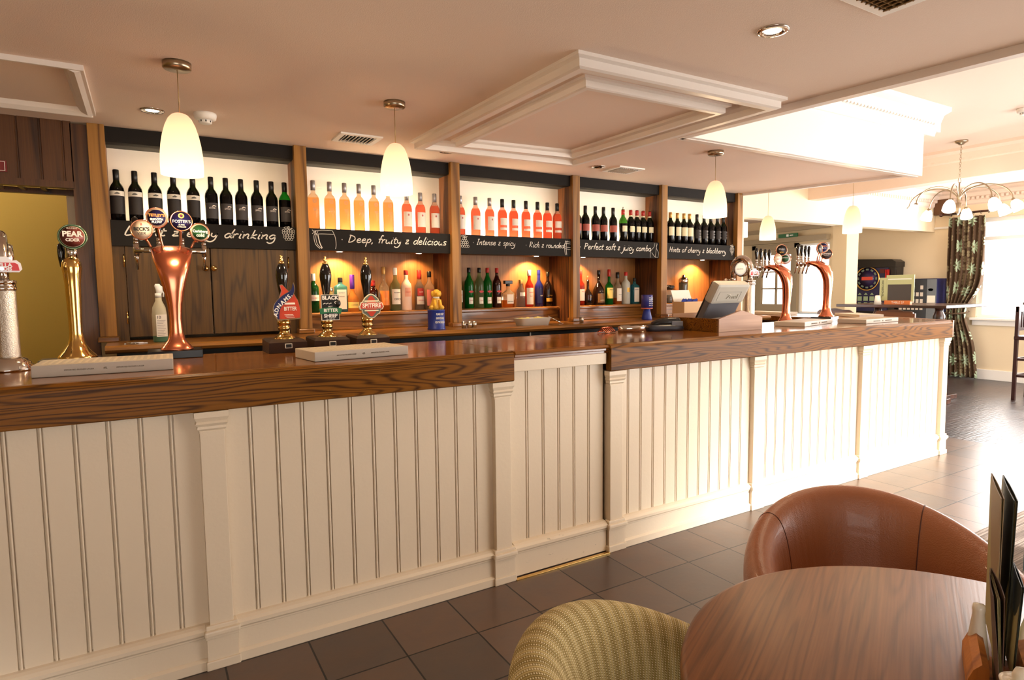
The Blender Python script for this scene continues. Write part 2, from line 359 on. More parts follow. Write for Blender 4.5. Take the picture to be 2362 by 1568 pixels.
window_frame('window_3', ('Y', -2.68), -1.9, .7, .65, 2.05, 3, [1.6])
# right wall with the visible window
WX = 10.6
b = B(); b.box(WX, 4.25, 0, WX+.12, 6.4, ZH).box(WX, .9, 0, WX+.12, 4.25, .90).box(WX, .9, 2.37, WX+.12, 4.25, ZH).box(WX, -2.6, 0, WX+.12, .9, ZH)
struct('wall_right', b, WALL)
window_frame('window_1', ('X', WX+.04), .9, 4.25, .90, 2.37, 4, [2.07], .06, .05)
struct('window_1_pane', B().box(WX+.06, .96, .96, WX+.063, 4.19, 2.31), GLASS).name = 'window_1'
b = B().box(WX-.09, .85, .875, WX, 4.3, .91, .008).box(WX-.03, .88, .80, WX, 4.28, .875)
struct('trim_3', b, WHITE)
struct('baseboard_right', B().box(WX-.02, -2.6, 0, WX, 4.98, .15, .006), WHITE)
struct('trim_4', B().box(WX-.02, 4.3, 2.26, WX, 4.85, 2.29), WHITE)      # picture rail by the curtain
# cross beam with dentil cornice and the cornice of the far bay
b = B().box(7.35, -2.6, 2.50, 7.55, 4.85, ZH)
b.prism([(0, ZH-.13), (.03, ZH-.12), (.045, ZH-.05), (.11, ZH-.03), (.11, ZH), (0, ZH)], 0, 7.45, Matrix(((-1, 0, 0, 7.35), (0, 0, 1, -2.6), (0, 1, 0, 0), (0, 0, 0, 1))))
for i in range(105): b.box(7.315, -2.5+i*.07, ZH-.115, 7.352, -2.47+i*.07, ZH-.085)
struct('trim_5', b, HICEIL)
b = B()
b.prism([(0, ZH-.22), (.02, ZH-.2), (.03, ZH-.12), (.06, ZH-.1), (.08, ZH-.05), (.14, ZH-.03), (.14, ZH), (0, ZH)], 0, 7.45, Matrix(((-1, 0, 0, WX), (0, 0, 1, -2.6), (0, 1, 0, 0), (0, 0, 0, 1))))
for i in range(120): b.box(WX-.06, -2.4+i*.06, ZH-.15, WX-.02, -2.37+i*.06, ZH-.11)
b.sweep_x([(4.85, ZH-.22), (4.83, ZH-.2), (4.82, ZH-.12), (4.79, ZH-.1), (4.77, ZH-.05), (4.71, ZH-.03), (4.71, ZH), (4.85, ZH)], 7.55, WX)
for i in range(50): b.box(7.6+i*.06, 4.79, ZH-.15, 7.63+i*.06, 4.84, ZH-.11)
struct('trim_6', b, HICEIL)
# lobby beyond the opening
LX = 9.1
b = B().box(LX, 6.98, 0, LX+.1, 8.4, 2.5).box(LX, 5.62, 2.08, LX+.1, 6.98, 2.5).box(LX, 5.62, 0, LX+.1, 6.14, .97).box(LX, 5.3, 0, LX+.1, 5.62, 2.5)
struct('wall_lobby', b, BEIGE)
struct('wall_alcove', B().prism([(9.2, 5.44), (10.6, 6.38), (10.6, 6.46), (9.2, 5.52)], 0, 2.5).box(5.0, 8.3, 0, LX, 8.4, 2.5), BEIGE)
DOORP = M('grey_brown_door_paint', (150, 132, 104), .5)
b = B()
for y0, y1, z0, z1 in ((6.20, 6.27, 0, 2.03), (6.83, 6.93, 0, 2.03), (6.27, 6.83, 1.93, 2.03), (6.27, 6.83, 0, 1.11)): b.box(LX-.02, y0, z0, LX+.04, y1, z1)
for z in (1.37, 1.65): b.box(LX-.01, 6.27, z-.012, LX+.03, 6.83, z+.012)
b.box(LX-.01, 6.54, 1.11, LX+.03, 6.56, 1.93)
d = struct('door_1', b, DOORP)
struct('trim_7', B().box(LX-.04, 6.93, 0, LX+.05, 7.0, 2.10).box(LX-.04, 6.14, 0, LX+.05, 6.2, 2.10).box(LX-.04, 6.14, 2.03, LX+.05, 7.0, 2.10).box(LX-.1, 5.62, 2.12, LX, 7.4, 2.20).box(LX-.05, 5.62, 2.3, LX, 8.3, 2.36), DOORP)
window_frame('window_4', ('X', LX+.03), 5.62, 6.14, .97, 2.08, 1, [], .03)
struct('wall_lobby_panel', B().box(LX-.06, 5.64, .6, LX, 6.13, .975), M('pale_blue_paint', (176, 198, 214), .6))
o = B().box(0, -.17, -.03, .03, .17, .03, .004).obj('exit_sign', GREEN); o.location = (LX-.12, 6.27, 2.225)
tag(o, 'green exit sign with white figure above the glazed lobby door', 'sign')
B().box(-.003, -.02, -.018, 0, .02, .018).box(-.003, -.10, -.006, 0, -.04, .006).obj('pictogram', WPL, o)
t = thing('wall_light', 'glowing square white wall light inside the opening beside the shelving', 'wall light', (6.12, 4.93, 2.08))
B().box(0, -.03, -.03, .02, .03, .03, .003).obj('bracket', BRASS, t); B().box(.02, -.05, -.09, .11, .05, .09, .006).obj('shade', M('lit_square_shade', (255, 250, 240), .4, emit=(255, 250, 238), es=1.5), t)
# =====================================================================================  BAR FRONT
def panel_mesh(b, x0, x1, z0, z1, y, n):
    """tongue-and-groove boarding: flat boards with a bead and two grooves at each joint"""
    pr = [(x0, y)]; st = (x1-x0)/n
    for i in range(1, n):
        x = x0+i*st
        pr += [(x-.0088, y), (x-.0078, y+.012), (x-.0048, y+.012), (x-.0036, y+.0005), (x, y-.0012), (x+.0036, y+.0005), (x+.0048, y+.012), (x+.0078, y+.012), (x+.0088, y)]
    pr += [(x1, y), (x1, y+.05), (x0, y+.05)]
    b.sweep_z(pr, z0, z1)
YP = YF+.035
def skirting(b, x0, x1, ledge=True):
    y = YP
    b.sweep_x([(y+.01, 0 if ledge else .008), (y-.02, 0 if ledge else .008), (y-.02, .118), (y-.026, .122), (y-.026, .128), (y-.034, .137), (y-.034, .150), (y-.024, .160), (y-.012, .166), (y+.01, .17)], x0, x1)
    if ledge: b.sweep_x([(y+.01, 0), (y-.034, 0), (y-.034, .034), (y-.022, .042), (y+.01, .042)], x0, x1)
def pilaster(parent, x0, x1, first=None):
    y = YF+.004
    p = B().box(x0+.012, y, .16, x1-.012, YP+.02, .895, .002).obj('pilaster', CREAM, parent)
    zt = .966; st = [(.0, .966, .94), (.006, .94, .925), (-.003, .925, .913), (.003, .913, .905), (.008, .905, .893), (.010, .893, .885)]
    c = B()
    pr = [(x0-.004, .966), (x0-.004, .945), (x0+.003, .93), (x0-.001, .922), (x0+.006, .912), (x0+.004, .903), (x0+.010, .896), (x0+.010, .886)]
    lv = [(z, x0-xx) for xx, z in pr]
    secs = [(z, d) for z, d in lv]
    for (z1, d1), (z0, d0) in zip(secs[:-1], secs[1:]):
        c.add([(x0-d1, y-d1-.008, z1), (x1+d1, y-d1-.008, z1), (x1+d1, YP, z1), (x0-d1, YP, z1), (x0-d0, y-d0-.008, z0), (x1+d0, y-d0-.008, z0), (x1+d0, YP, z0), (x0-d0, YP, z0)],
              [(0, 1, 5, 4), (1, 2, 6, 5), (3, 0, 4, 7), (0, 3, 2, 1), (4, 5, 6, 7)])
    c.obj('capital', CREAM, p)
    f = B()
    f.box(x0, y-.006, 0, x1, YP, .118).box(x0-.006, y-.014, 0, x1+.006, YP, .034, .004)
    f.box(x0-.004, y-.012, .118, x1+.004, YP, .128, .002).box(x0-.009, y-.02, .128, x1+.009, YP, .152, .007).box(x0-.002, y-.008, .150, x1+.002, YP, .168, .004)
    f.obj('plinth', CREAM, p)
    return p
BF = thing('bar_counter_front', 'long cream tongue-and-groove bar front left of the flap opening', 'bar front', (0, 0, 0))
b = B(); panel_mesh(b, -3.1, -1.02, .1, .966, YP, 22); panel_mesh(b, -.965, .150, .1, .966, YP, 12); panel_mesh(b, .222, 1.368, .1, .966, YP, 12)
b.box(-3.1, YP+.05, 0, 1.46, YP+.6, .966)
b.obj('boarding', CREAM, BF)
b = B(); skirting(b, -3.1, -1.06); skirting(b, -.96, .135); skirting(b, .235, 1.36); b.obj('skirting', CREAM, BF)
for x0, x1 in ((-1.06, -.95), (.133, .238), (1.352, 1.460)): pilaster(BF, x0, x1)
BR = thing('bar_counter_front', 'cream tongue-and-groove bar front right of the flap, running to the far corner', 'bar front', (0, 0, 0))
b = B(); n0 = 12
for x0, x1, n in ((2.11, 3.205, 12), (3.27, 4.39, 12), (4.462, 5.562, 12)): panel_mesh(b, x0, x1, .1, .966, YP, n)
b.prism([(2.10, YP+.05), (5.60, YP+.05), (5.92, 3.05), (5.96, 4.84), (5.40, 4.84), (5.40, 3.10), (2.10, 3.10)], 0, .966)
b.obj('boarding', CREAM, BR)
b = B()
for x0, x1 in ((2.12, 3.20), (3.27, 4.42), (4.47, 5.58)): skirting(b, x0, x1)
b.obj('skirting', CREAM, BR)
for x0, x1 in ((2.042, 2.15), (3.19, 3.295), (4.375, 4.48), (5.545, 5.65)): pilaster(BR, x0, x1)
# flap section
FL = thing('bar_flap_door', 'cream boarded bar door with scuffed kickboard under the lift-up flap', 'door', (0, 0, 0))
b = B(); panel_mesh(b, 1.468, 2.036, .01, 1.03, YP+.01, 6); b.obj('boarding', CREAM, FL)
B().box(1.468, YP-.022, 1.006, 2.034, YP+.01, 1.062, .003).obj('top_rail', CREAM, FL)
def scuffed():
    m = M('scuffed_cream_paint', (226, 209, 184), .4); N, Lk, bb = nodes(m)
    tc = N.new('ShaderNodeTexCoord'); mp = N.new('ShaderNodeMapping'); mp.inputs['Scale'].default_value = (9, 30, 40); mp.inputs['Rotation'].default_value = (0, -.35, 0); Lk.new(tc.outputs['Object'], mp.inputs['Vector'])
    n = N.new('ShaderNodeTexNoise'); n.inputs['Scale'].default_value = 1.3; n.inputs['Detail'].default_value = 9; n.inputs['Roughness'].default_value = .7; Lk.new(mp.outputs[0], n.inputs['Vector'])
    cr = N.new('ShaderNodeValToRGB'); e = cr.color_ramp.elements; e[0].position = .35; e[0].color = lin((226, 209, 184)); e[1].position = .63; e[1].color = lin((226, 209, 184))
    q = e.new(.655); q.color = lin((150, 136, 112)); q = e.new(.68); q.color = lin((226, 209, 184))
    Lk.new(n.outputs['Fac'], cr.inputs['Fac']); Lk.new(cr.outputs['Color'], bb.inputs['Base Color']); return m
b = B(); skirting(b, 1.468, 2.036, False); b.obj('kickboard', scuffed(), FL)
o = B().box(1.462, YP-.05, .0, 2.04, YP-.03, .006, .001).obj('threshold_strip', BRASS); tag(o, 'thin brass strip on the floor under the bar flap door', 'threshold')
B()
# worktops: left, flap, right
def worktop(name, label, poly, fas, xs):
    t = thing(name, label, 'worktop', (0, 0, 0))
    b = B(); b.prism(poly, 1.062, 1.105)
    b.obj('top_board', CTOP, t)
    B().prism([(x, y) for x, y in xs], .968, 1.062).obj('underframe', DARKW, t)
    return t
t = worktop('bar_worktop', 'polished dark wood bar top left of the flap, with deep grained front edge', [(-3.1, YF+.035), (1.455, YF+.035), (1.475, YF+.04), (1.475, 3.22), (-3.1, 3.22)], 1, [(-3.1, YF+.036), (1.455, YF+.036), (1.455, 3.10), (-3.1, 3.10)])
pr = [(YF+.034, .968), (YF-.006, .968), (YF-.010, .972), (YF-.010, 1.085), (YF-.006, 1.098), (YF+.006, 1.1055), (YF+.034, 1.1055)]
b = B(); b.sweep_x(pr, -3.1, 1.462)
b.obj('front_edge', FASC, t)
t = worktop('bar_worktop', 'polished wood bar top right of the flap, turning the far corner', [(2.055, 2.50), (2.06, YF+.035), (5.64, YF+.035), (5.66, YF+.05), (5.98, 3.05), (6.04, 4.845), (5.38, 4.845), (5.38, 3.22), (2.055, 3.22)], 1, [(2.06, YF+.036), (5.62, YF+.036), (5.92, 3.07), (5.96, 4.84), (5.42, 4.84), (5.42, 3.10), (2.06, 3.10)])
b = B(); b.sweep_x(pr, 2.048, 5.655); b.prism([(5.655, YF-.010), (5.70, YF), (6.0, 3.05), (6.06, 4.845), (6.0, 4.845), (5.95, 3.07), (5.655, YF+.05)], .968, 1.1055)
b.obj('front_edge', FASC, t)
b = B(); b.box(1.48, YF+.05, 1.072, 2.05, 3.2, 1.105, .002)
b.sweep_x([(YF+.06, 1.062), (YF+.02, 1.062), (YF+.02, 1.072), (YF+.012, 1.076), (YF+.012, 1.085), (YF+.004, 1.092), (YF+.012, 1.104), (YF+.06, 1.104)], 1.48, 2.05)
o = b.obj('lift_up_flap', CTOP); tag(o, 'lift-up wooden flap in the bar top between two deep-edged tops', 'bar flap')
# =====================================================================================  BACK BAR
YS = 4.05; ZS = 1.80; ZCT = 1.13
PX = [(-.219, -.141), (.840, .915), (1.912, 1.983), (2.989, 3.060), (3.966, 4.037), (4.974, 5.048)]
SU = thing('back_bar_shelving', 'wooden back bar shelving with honey posts, five bays and lit white backboards', 'shelving', (0, 0, 0))
for i, (x0, x1) in enumerate(PX):
    p = B().box(x0, YS-.035, ZCT+.03, x1, YS+.02, ZC, .003).obj('post', PINE, SU)
    B().box(x0-.012, YS-.05, ZCT, x1+.012, YS+.03, ZCT+.03, .006).obj('post_base', SHELF, p)
for i, (x0, x1) in enumerate(PX): B().box(x0+.002, YS+.02, ZCT, x1-.002, 4.42, ZC).obj('divider', DIVW, SU)
for i in range(5):
    x0, x1 = PX[i][1]-.002, PX[i+1][0]+.002
    B().box(x0, 4.225, ZS, x1, 4.24, ZC).obj('backboard', BACKB, SU)
    B().box(x0, YS+.0, 2.222, x1, 4.225, ZC).obj('top_fascia', BLACKB, SU)
    B().box(x0, YS+.012, 1.672, x1, 4.42, 1.79).obj('wine_shelf', OAK_V, SU)
    if i:
        B().box(x0, 4.36, ZCT, x1, 4.38, 1.672).obj('back_panel', OAKIN, SU)
        sh = B(); sh.sweep_x([(4.36, 1.222), (4.22, 1.222), (4.207, 1.230), (4.207, 1.244), (4.22, 1.252), (4.36, 1.252)], x0, x1)
        sh.obj('spirit_shelf', SHELF, SU)
        B().box(x0, 4.235, ZCT, x1, 4.25, 1.222).box(x0, 4.205, ZCT, x1, 4.235, ZCT+.022, .006).obj('riser', SHELF, SU)
for x0, x1 in ((-.141, -.083), (.790, .842)): B().box(x0, 4.075, ZCT, x1, 4.095, 1.672).obj('stile', OAK_V, SU)
for x0, x1, kx, hx in ((-.081, .345, .318, -.088), (.351, .788, .362, .792)):
    dd = B().box(x0, 4.068, ZCT+.02, x1, 4.09, 1.660, .002).obj('door', OAK_V, SU)
    B().lathe([(.0001, 0), (.008, .0), (.008, .006), (.005, .012), (.017, .022), (.017, .030), (.010, .037), (.0001, .04)], 16, T(kx, 4.068, 1.54) @ RX(PI/2)).obj('knob', BRASS, dd)
    for z in (1.26, 1.58): B().cyl(.004, -.035, .035, 10, T(hx, 4.064, z)).obj('hinge', BRASS, dd)
o = thing('back_counter', 'varnished wooden back counter with rounded nosing under the bottle shelves', 'counter', (0, 0, 0))
b = B(); b.sweep_x([(4.40, ZCT-.04), (3.70, ZCT-.04), (3.685, ZCT-.034), (3.675, ZCT-.02), (3.685, ZCT-.006), (3.70, ZCT), (4.40, ZCT)], -.185, 5.05); b.obj('top', SHELF, o)
b = B(); b.box(-.14, 3.80, 0, 5.02, 4.38, ZCT-.04); b.obj('carcass', DARK, o)
for x in (.90, 2.42): B().box(x, 3.785, .1, x+.012, 3.80, ZCT-.05).obj('door_edge', STEEL, o)
# chalkboards, in a hand-drawn letter style
G = {
 'a': (.85, [[(.75, .85), (.4, 1), (.08, .6), (.1, .15), (.4, 0), (.7, .4), (.78, .95), (.72, .2), (.9, 0)]]),
 'b': (.8, [[(.3, 2), (.12, .6), (.1, 0)], [(.12, .55), (.45, 1), (.72, .6), (.5, .05), (.1, .1)]]),
 'c': (.7, [[(.68, .85), (.4, 1), (.08, .5), (.25, 0), (.7, .15)]]),
 'd': (.85, [[(.72, .8), (.4, 1), (.08, .5), (.25, 0), (.6, .3), (.98, 2)], [(.8, 1.0), (.72, .2), (.9, 0)]]),
 'e': (.75, [[(.1, .45), (.6, .65), (.5, 1), (.15, .8), (.1, .2), (.4, 0), (.75, .2)]]),
 'f': (.55, [[(.8, 1.85), (.55, 2), (.35, 1.2), (.2, 0)], [(.05, 1), (.65, 1.08)]]),
 'g': (.85, [[(.72, .85), (.4, 1), (.08, .5), (.3, .05), (.7, .5), (.75, .9), (.7, -.5), (.3, -1), (-.1, -.7)]]),
 'h': (.85, [[(.35, 2), (.15, .7), (.08, 0)], [(.13, .45), (.45, 1), (.68, .8), (.62, .1), (.85, 0)]]),
 'i': (.35, [[(.2, 1), (.1, .1), (.3, 0)], [(.3, 1.45), (.33, 1.5)]]),
 'j': (.4, [[(.35, 1), (.25, -.4), (-.1, -1), (-.4, -.7)], [(.45, 1.45), (.48, 1.5)]]),
 'k': (.75, [[(.35, 2), (.1, 0)], [(.7, 1), (.15, .45), (.7, 0)]]),
 'l': (.35, [[(.4, 2), (.12, .3), (.3, 0)]]),
 'm': (1.2, [[(.12, 1), (.08, 0)], [(.1, .5), (.4, 1), (.55, .8), (.5, 0)], [(.52, .5), (.85, 1), (1.0, .8), (.97, .1), (1.15, 0)]]),
 'n': (.8, [[(.12, 1), (.08, 0)], [(.1, .45), (.45, 1), (.65, .8), (.6, .1), (.8, 0)]]),
 'o': (.8, [[(.45, 1), (.1, .7), (.12, .15), (.45, 0), (.7, .4), (.6, .9), (.42, 1)]]),
 'p': (.8, [[(.18, 1), (.02, -1)], [(.15, .5), (.45, 1), (.72, .65), (.5, .1), (.1, .1)]]),
 'r': (.6, [[(.12, 1), (.08, 0)], [(.1, .5), (.35, .95), (.6, .9)]]),
 's': (.65, [[(.62, .9), (.3, 1), (.12, .7), (.5, .4), (.5, .08), (.05, .05)]]),
 't': (.55, [[(.35, 1.6), (.2, .3), (.4, 0), (.6, .15)], [(0, 1.05), (.65, 1.1)]]),
 'u': (.85, [[(.12, 1), (.1, .2), (.35, 0), (.65, .4), (.72, 1)], [(.72, 1), (.68, .1), (.85, 0)]]),
 'y': (.8, [[(.12, 1), (.12, .4), (.4, .15), (.68, .6), (.72, 1)], [(.72, 1), (.6, -.4), (.2, -1), (-.3, -.75)]]),
 'D': (1.3, [[(.25, 1.9), (.1, 0)], [(.05, 1.8), (.8, 1.5), (1.05, .8), (.6, .15), (.05, 0)]]),
 'H': (1.1, [[(.15, 1.9), (.1, 0)], [(.9, 1.9), (.8, 0)], [(.05, .95), (1, 1.05)]]),
 'I': (.6, [[(.35, 1.8), (.15, 0)], [(.1, 1.8), (.6, 1.85)], [(0, 0), (.4, .03)]]),
 'L': (1, [[(.3, 1.9), (.1, 0), (.8, .1)]]),
 'P': (1, [[(.25, 1.9), (.1, 0)], [(.05, 1.8), (.7, 1.75), (.85, 1.2), (.2, .8)]]),
 'R': (1.1, [[(.25, 1.9), (.1, 0)], [(.05, 1.8), (.7, 1.75), (.8, 1.2), (.2, .9), (.95, 0)]]),
 '&': (.8, [[(.12, 1.0), (.6, 1.05), (.1, .1), (.7, .12)], [(.2, .55), (.55, .6)]]),
 ',': (.4, [[(.2, .1), (.05, -.35)]]), '.': (.5, [[(.1, .6), (.2, .65)]]), ' ': (.55, [])}
def write(b, s, x, z, h, width, y, w=.0042):
    tot = sum(G[c][0]+.08 for c in s); k = width/tot; cx = x
    for c in s:
        gw, st = G[c]
        for stk in st: ribbon(b, catmull([(cx+(p[0]+.16*p[1])*k, z+p[1]*h) for p in stk], 4), w, y)
        cx += (gw+.08)*k
def circle(b, x, z, r, y, w=.0022, n=12, a0=0, a1=2*PI): ribbon(b, [(x+r*math.cos(a0+(a1-a0)*i/n), z+r*math.sin(a0+(a1-a0)*i/n)) for i in range(n+1)], w, y)
def grapes(b, x, z, y, s=1, rows=(4, 4, 4, 3, 2, 1)):
    for j, n in enumerate(rows):
        for i in range(n): circle(b, x+((i-(n-1)/2)*.0165+random.uniform(-.002, .002))*s, z+.015-j*.0145*s, .0082*s, y)
    for a in (.3, 1.2, 2.1): ribbon(b, catmull([(x, z+.02), (x+.02*math.cos(a), z+.02+.022*math.sin(a)), (x+.032*math.cos(a+.5), z+.02+.02*math.sin(a+.4)), (x+.006, z+.026)], 3), .0022, y)
YW = YS-.0095
def chalkboard(i, label, words, art):
    x0, x1 = PX[i][1]+.001, PX[i+1][0]-.001
    t = B().box(x0, YS-.008, 1.660, x1, YS+.012, 1.800, .001).obj('chalkboard', BLACKB); tag(t, label, 'chalkboard', 'chalkboards along the wine shelf')
    for s, x, z, h, wd, w in words: b = B(); write(b, s, x, z, h, wd, YW, w*1.2); b.obj('lettering', CHALK, t)
    b = B(); art(b); b.obj('chalk_drawing', CHALK, t)
chalkboard(0, 'chalkboard reading Light & easy drinking with grapes, left bay', [('Light & easy drinking', -.08, 1.722, .026, .80, .0058)], lambda b: grapes(b, .795, 1.762, YW, .9, (5, 5, 4, 4, 3)))
def barrel(b):
    for dx in (0, .012): ribbon(b, catmull([(.965+dx, 1.782), (.950+dx, 1.75), (.958+dx, 1.70), (.985+dx, 1.672)], 4), .003, YW)
    ribbon(b, catmull([(.945, 1.782), (1.0, 1.79), (1.065, 1.79)], 4), .003, YW); ribbon(b, catmull([(.952, 1.762), (1.0, 1.766), (1.08, 1.766)], 4), .003, YW)
    ribbon(b, catmull([(1.068, 1.79), (1.085, 1.75), (1.09, 1.70), (1.085, 1.672)], 4), .003, YW)
    ribbon(b, catmull([(.975, 1.76), (.985, 1.71), (1.0, 1.675)], 4), .006, YW); ribbon(b, [(.94, 1.79), (.965, 1.765)], .003, YW); ribbon(b, [(.94, 1.765), (.965, 1.785)], .003, YW)
chalkboard(1, 'chalkboard reading Deep, fruity & delicious with a barrel', [('. Deep, fruity & delicious', 1.12, 1.718, .026, .76, .0050)], barrel)
def art3(b):
    grapes(b, 2.025, 1.755, YW, .95, (2, 3, 4, 4, 5))
    for z in (1.78, 1.765, 1.735, 1.72): ribbon(b, [(2.93, z), (2.985, z-.006)], .003, YW)
    for x in (2.925, 2.94): ribbon(b, catmull([(x+.01, 1.785), (x, 1.73), (x+.006, 1.67)], 4), .0035, YW)
chalkboard(2, 'chalkboard reading Intense & spicy, Rich & rounded', [('. Intense & spicy', 2.09, 1.730, .022, .37, .0036), ('. Rich & rounded', 2.55, 1.724, .022, .37, .0036)], art3)
def art4(b):
    for x, k in ((3.905, 1), (3.925, -1)):
        ribbon(b, catmull([(x, 1.795), (x-.004*k, 1.76), (x-.045*max(k, 0)-.0, 1.72), (x-.05*max(k, 0)+.01*min(k, 0), 1.665)], 5), .003, YW)
    ribbon(b, catmull([(3.94, 1.79), (3.93, 1.75), (3.955, 1.71), (3.95, 1.668)], 5), .003, YW); ribbon(b, catmull([(3.875, 1.71), (3.91, 1.675), (3.95, 1.67)], 5), .003, YW)
chalkboard(3, 'chalkboard reading Perfect soft & juicy combo with a bottle sketch', [('. Perfect soft & juicy combo', 3.075, 1.722, .026, .79, .0050)], art4)
chalkboard(4, 'chalkboard reading Hints of cherry & blackberry, far right bay', [('. Hints of cherry & blackberry', 4.045, 1.722, .024, .80, .0050)], lambda b: grapes(b, 4.93, 1.765, YW, .9, (3, 4, 4, 3, 2, 1)))
# lights under and behind the wine shelf (recessed puck lights and a strip behind the bottles)
WARM = (1, .58, .24)
for k, (x, bay) in enumerate(((1.16, 1), (1.74, 1), (2.77, 2), (3.25, 3), (4.15, 4), (4.72, 4))):
    o = B().lathe([(.0001, -.006), (.022, -.006), (.03, -.004), (.032, 0), (.0001, 0)], 20, T(x, 4.22, 1.672)).obj('puck_light', STEEL)
    tag(o, 'small puck light under the wine shelf, %s' % ('above the blue gin', 'above the red vodka', 'above the tall white-capped bottle', 'above the red gin at the bay edge', 'left one over the glass jars', 'right one behind the till')[k], 'light', 'puck lights under the wine shelf')
    B().cyl(.019, -.0075, -.006, 16, T(x, 4.22, 1.672)).obj('lens', BULB, o)
    spot('shelf_spot', (x, 4.235, 1.66), (0, .35, -1), (26, 9, 26, 24, 14, 30)[k], WARM, 120, .5)
for x0, x1, p in ((.02, .70, 9), (1.08, 1.70, 15), (2.16, 2.85, 12), (3.15, 3.80, 8), (4.15, 4.85, 7)):
    l = area('wine_shelf_strip', ((x0+x1)/2, 4.19, 1.796), (0, .5, 1), x1-x0, .012, p, (1, .80, .50))
# left doorway: board header, jamb, shelf, sign
b = B()
pr = [(-2.6, 4.03)]; x = -2.6
while x < -.34:
    pr += [(x+.08, 4.03), (x+.083, 4.036), (x+.089, 4.036), (x+.092, 4.03)]; x += .095
pr += [(-.29, 4.03), (-.29, 4.07), (-2.6, 4.07)]; b.sweep_z(pr, 1.985, ZC)
b.box(-2.6, 4.015, 1.955, -.29, 4.07, 1.99).box(-2.6, 4.30, 1.955, -.29, 4.34, 1.985)
x = -.45
while x > -2.6: b.box(x, 4.07, 1.965, x+.02, 4.30, 1.98); x -= .095
struct('wall_header_boards', b, BOARD)
struct('trim_8', B().box(-.295, 4.03, 0, -.220, 4.09, ZC-.01), BOARD)
o = B().box(-.09, -.006, -.028, .09, 0, .028, .001).obj('wall_sign', M('maroon_sign', (122, 34, 30), .4)); o.location = (-.655, 4.026, 2.045)
tag(o, 'small maroon sign with cream border on the dark boards', 'sign')
b = B()
for s in (-1, 1): b.box(-.082, -.008, s*.0225-.0012, .082, -.006, s*.0225+.0012).box(s*.082-.0012, -.008, -.0235, s*.082+.0012, -.006, .0235)
b.obj('border', PAPER, o); text('NO SMOKING', .016, PAPER, o, T(0, -.008, .008) @ FACE); text('AT THE BAR', .013, PAPER, o, T(.0, -.008, -.010) @ FACE)
# =====================================================================================  BOTTLES
def partial(r, z0, z1, a=1.15, m=None, n=16): return B().lathe([(r, z0), (r, z1)], n, m, -PI/2-a, -PI/2+a)
BORD = [(.0001, 0), (.033, 0), (.0365, .005), (.0365, .178), (.0345, .195), (.027, .212), (.0175, .226), (.0148, .24), (.0142, .262), (.0142, .292)]
def bottle(name, label, cat, glass, prof, capmat, cap, labels, loc, group, rz=0, sc=1):
    t = thing(name, label, cat, loc, rz, group)
    B().lathe(prof, 24).obj('glass', glass, t)
    if cap: B().lathe([(cap[0]-.0015, cap[1]), (cap[0], cap[1]+.001), (cap[0], cap[2]-.003), (cap[0]-.002, cap[2]), (.0001, cap[2])], 20).obj('cap', capmat, t)
    for lb in labels:
        z0, z1, a, mt, nm = lb[:5]; r = lb[5] if len(lb) > 5 else max(p[0] for p in prof)+.0006
        o = partial(r, z0, z1, a).obj(nm, mt, t)
        if len(lb) > 6:
            for s, size, dz, mm in lb[6]: text(s, size, mm, t, T(0, -r-.0012, (z0+z1)/2+dz) @ FACE, 'lettering', .0003)
    return t
DGL = two_tone('dark_wine_bottle_glass', (18, 26, 8), (10, 8, 8), .20, 0, .06)
GRN = two_tone('green_bottle_glass_half_full', (70, 150, 40), (14, 12, 8), .17, .35, .05)
PALE = two_tone('pale_rose_wine', (252, 232, 206), (253, 192, 122), .215, .92, .02, 1.2)
ROSE = two_tone('rose_wine', (252, 220, 200), (250, 136, 104), .212, .9, .02, 1.2)
ROSE2 = two_tone('deep_rose_wine', (250, 212, 194), (248, 116, 84), .212, .9, .02, 1.2)
GREY = M('dark_grey_label', (66, 62, 62), .6); GREY2 = M('charcoal_label', (44, 38, 36), .6)
CAPB = M('black_capsule', (20, 18, 18), .3); SILV = M('silver_capsule', (160, 156, 158), .3, .6); REDC = M('red_capsule', (170, 34, 26), .35); GOLDC = M('gold_capsule', (196, 150, 84), .35, .5)
REDL = M('dusky_red_label', (168, 84, 70), .6)
CREAML = M('cream_label', (232, 222, 184), .6)
ZB = 1.791; YB = 4.130
bays = [[-.103, -.015, .082, .177, .278, .375, .456, .541, .631, .718, .797], [.975, 1.082, 1.18, 1.278, 1.381, 1.483, 1.619, 1.722, 1.832],
        [2.038, 2.167, 2.287, 2.399, 2.501, 2.614, 2.724, 2.819, 2.915], [3.118, 3.204, 3.31, 3.399, 3.505, 3.618, 3.706, 3.778, 3.851, 3.930],
        [4.100, 4.189, 4.278, 4.363, 4.437, 4.536, 4.634, 4.727, 4.819, 4.905]]
ordn = ['first', 'second', 'third', 'fourth', 'fifth', 'sixth', 'seventh', 'eighth', 'ninth', 'tenth', 'eleventh']
def row(proto, xs, labels, y=YB, z=ZB):
    for x, lb in zip(xs, labels): dup(proto, (x, y, z), random.uniform(-.12, .12), lb)
pA = bottle('wine_bottle', 'red wine bottle with white upper label, leftmost on the wine shelf', 'bottle', DGL, BORD, CAPB, (.0155, .232, .297),
            [(.150, .177, 1.2, PAPER, 'neck_label'), (.05, .148, 1.2, GREY2, 'front_label')], (bays[0][0], YB, ZB), 'dark wine bottles in the left bay')
b = B()
for i in range(7): ribbon(b, catmull([(-.012+i*.003, .158), (-.009+i*.0035, .170-.002*abs(i-3)), (-.004+i*.003, .160)], 3), .0016, -.0382)
b.obj('emblem', INK, pA); 
row(pA, bays[0][1:5], ['red wine bottle with white upper label, second from the left post', 'red wine bottle with white upper label above the blue oval badge', 'red wine bottle with white upper label, its neck behind the left lamp', 'red wine bottle with white upper label, right beside the grey-labelled ones'])
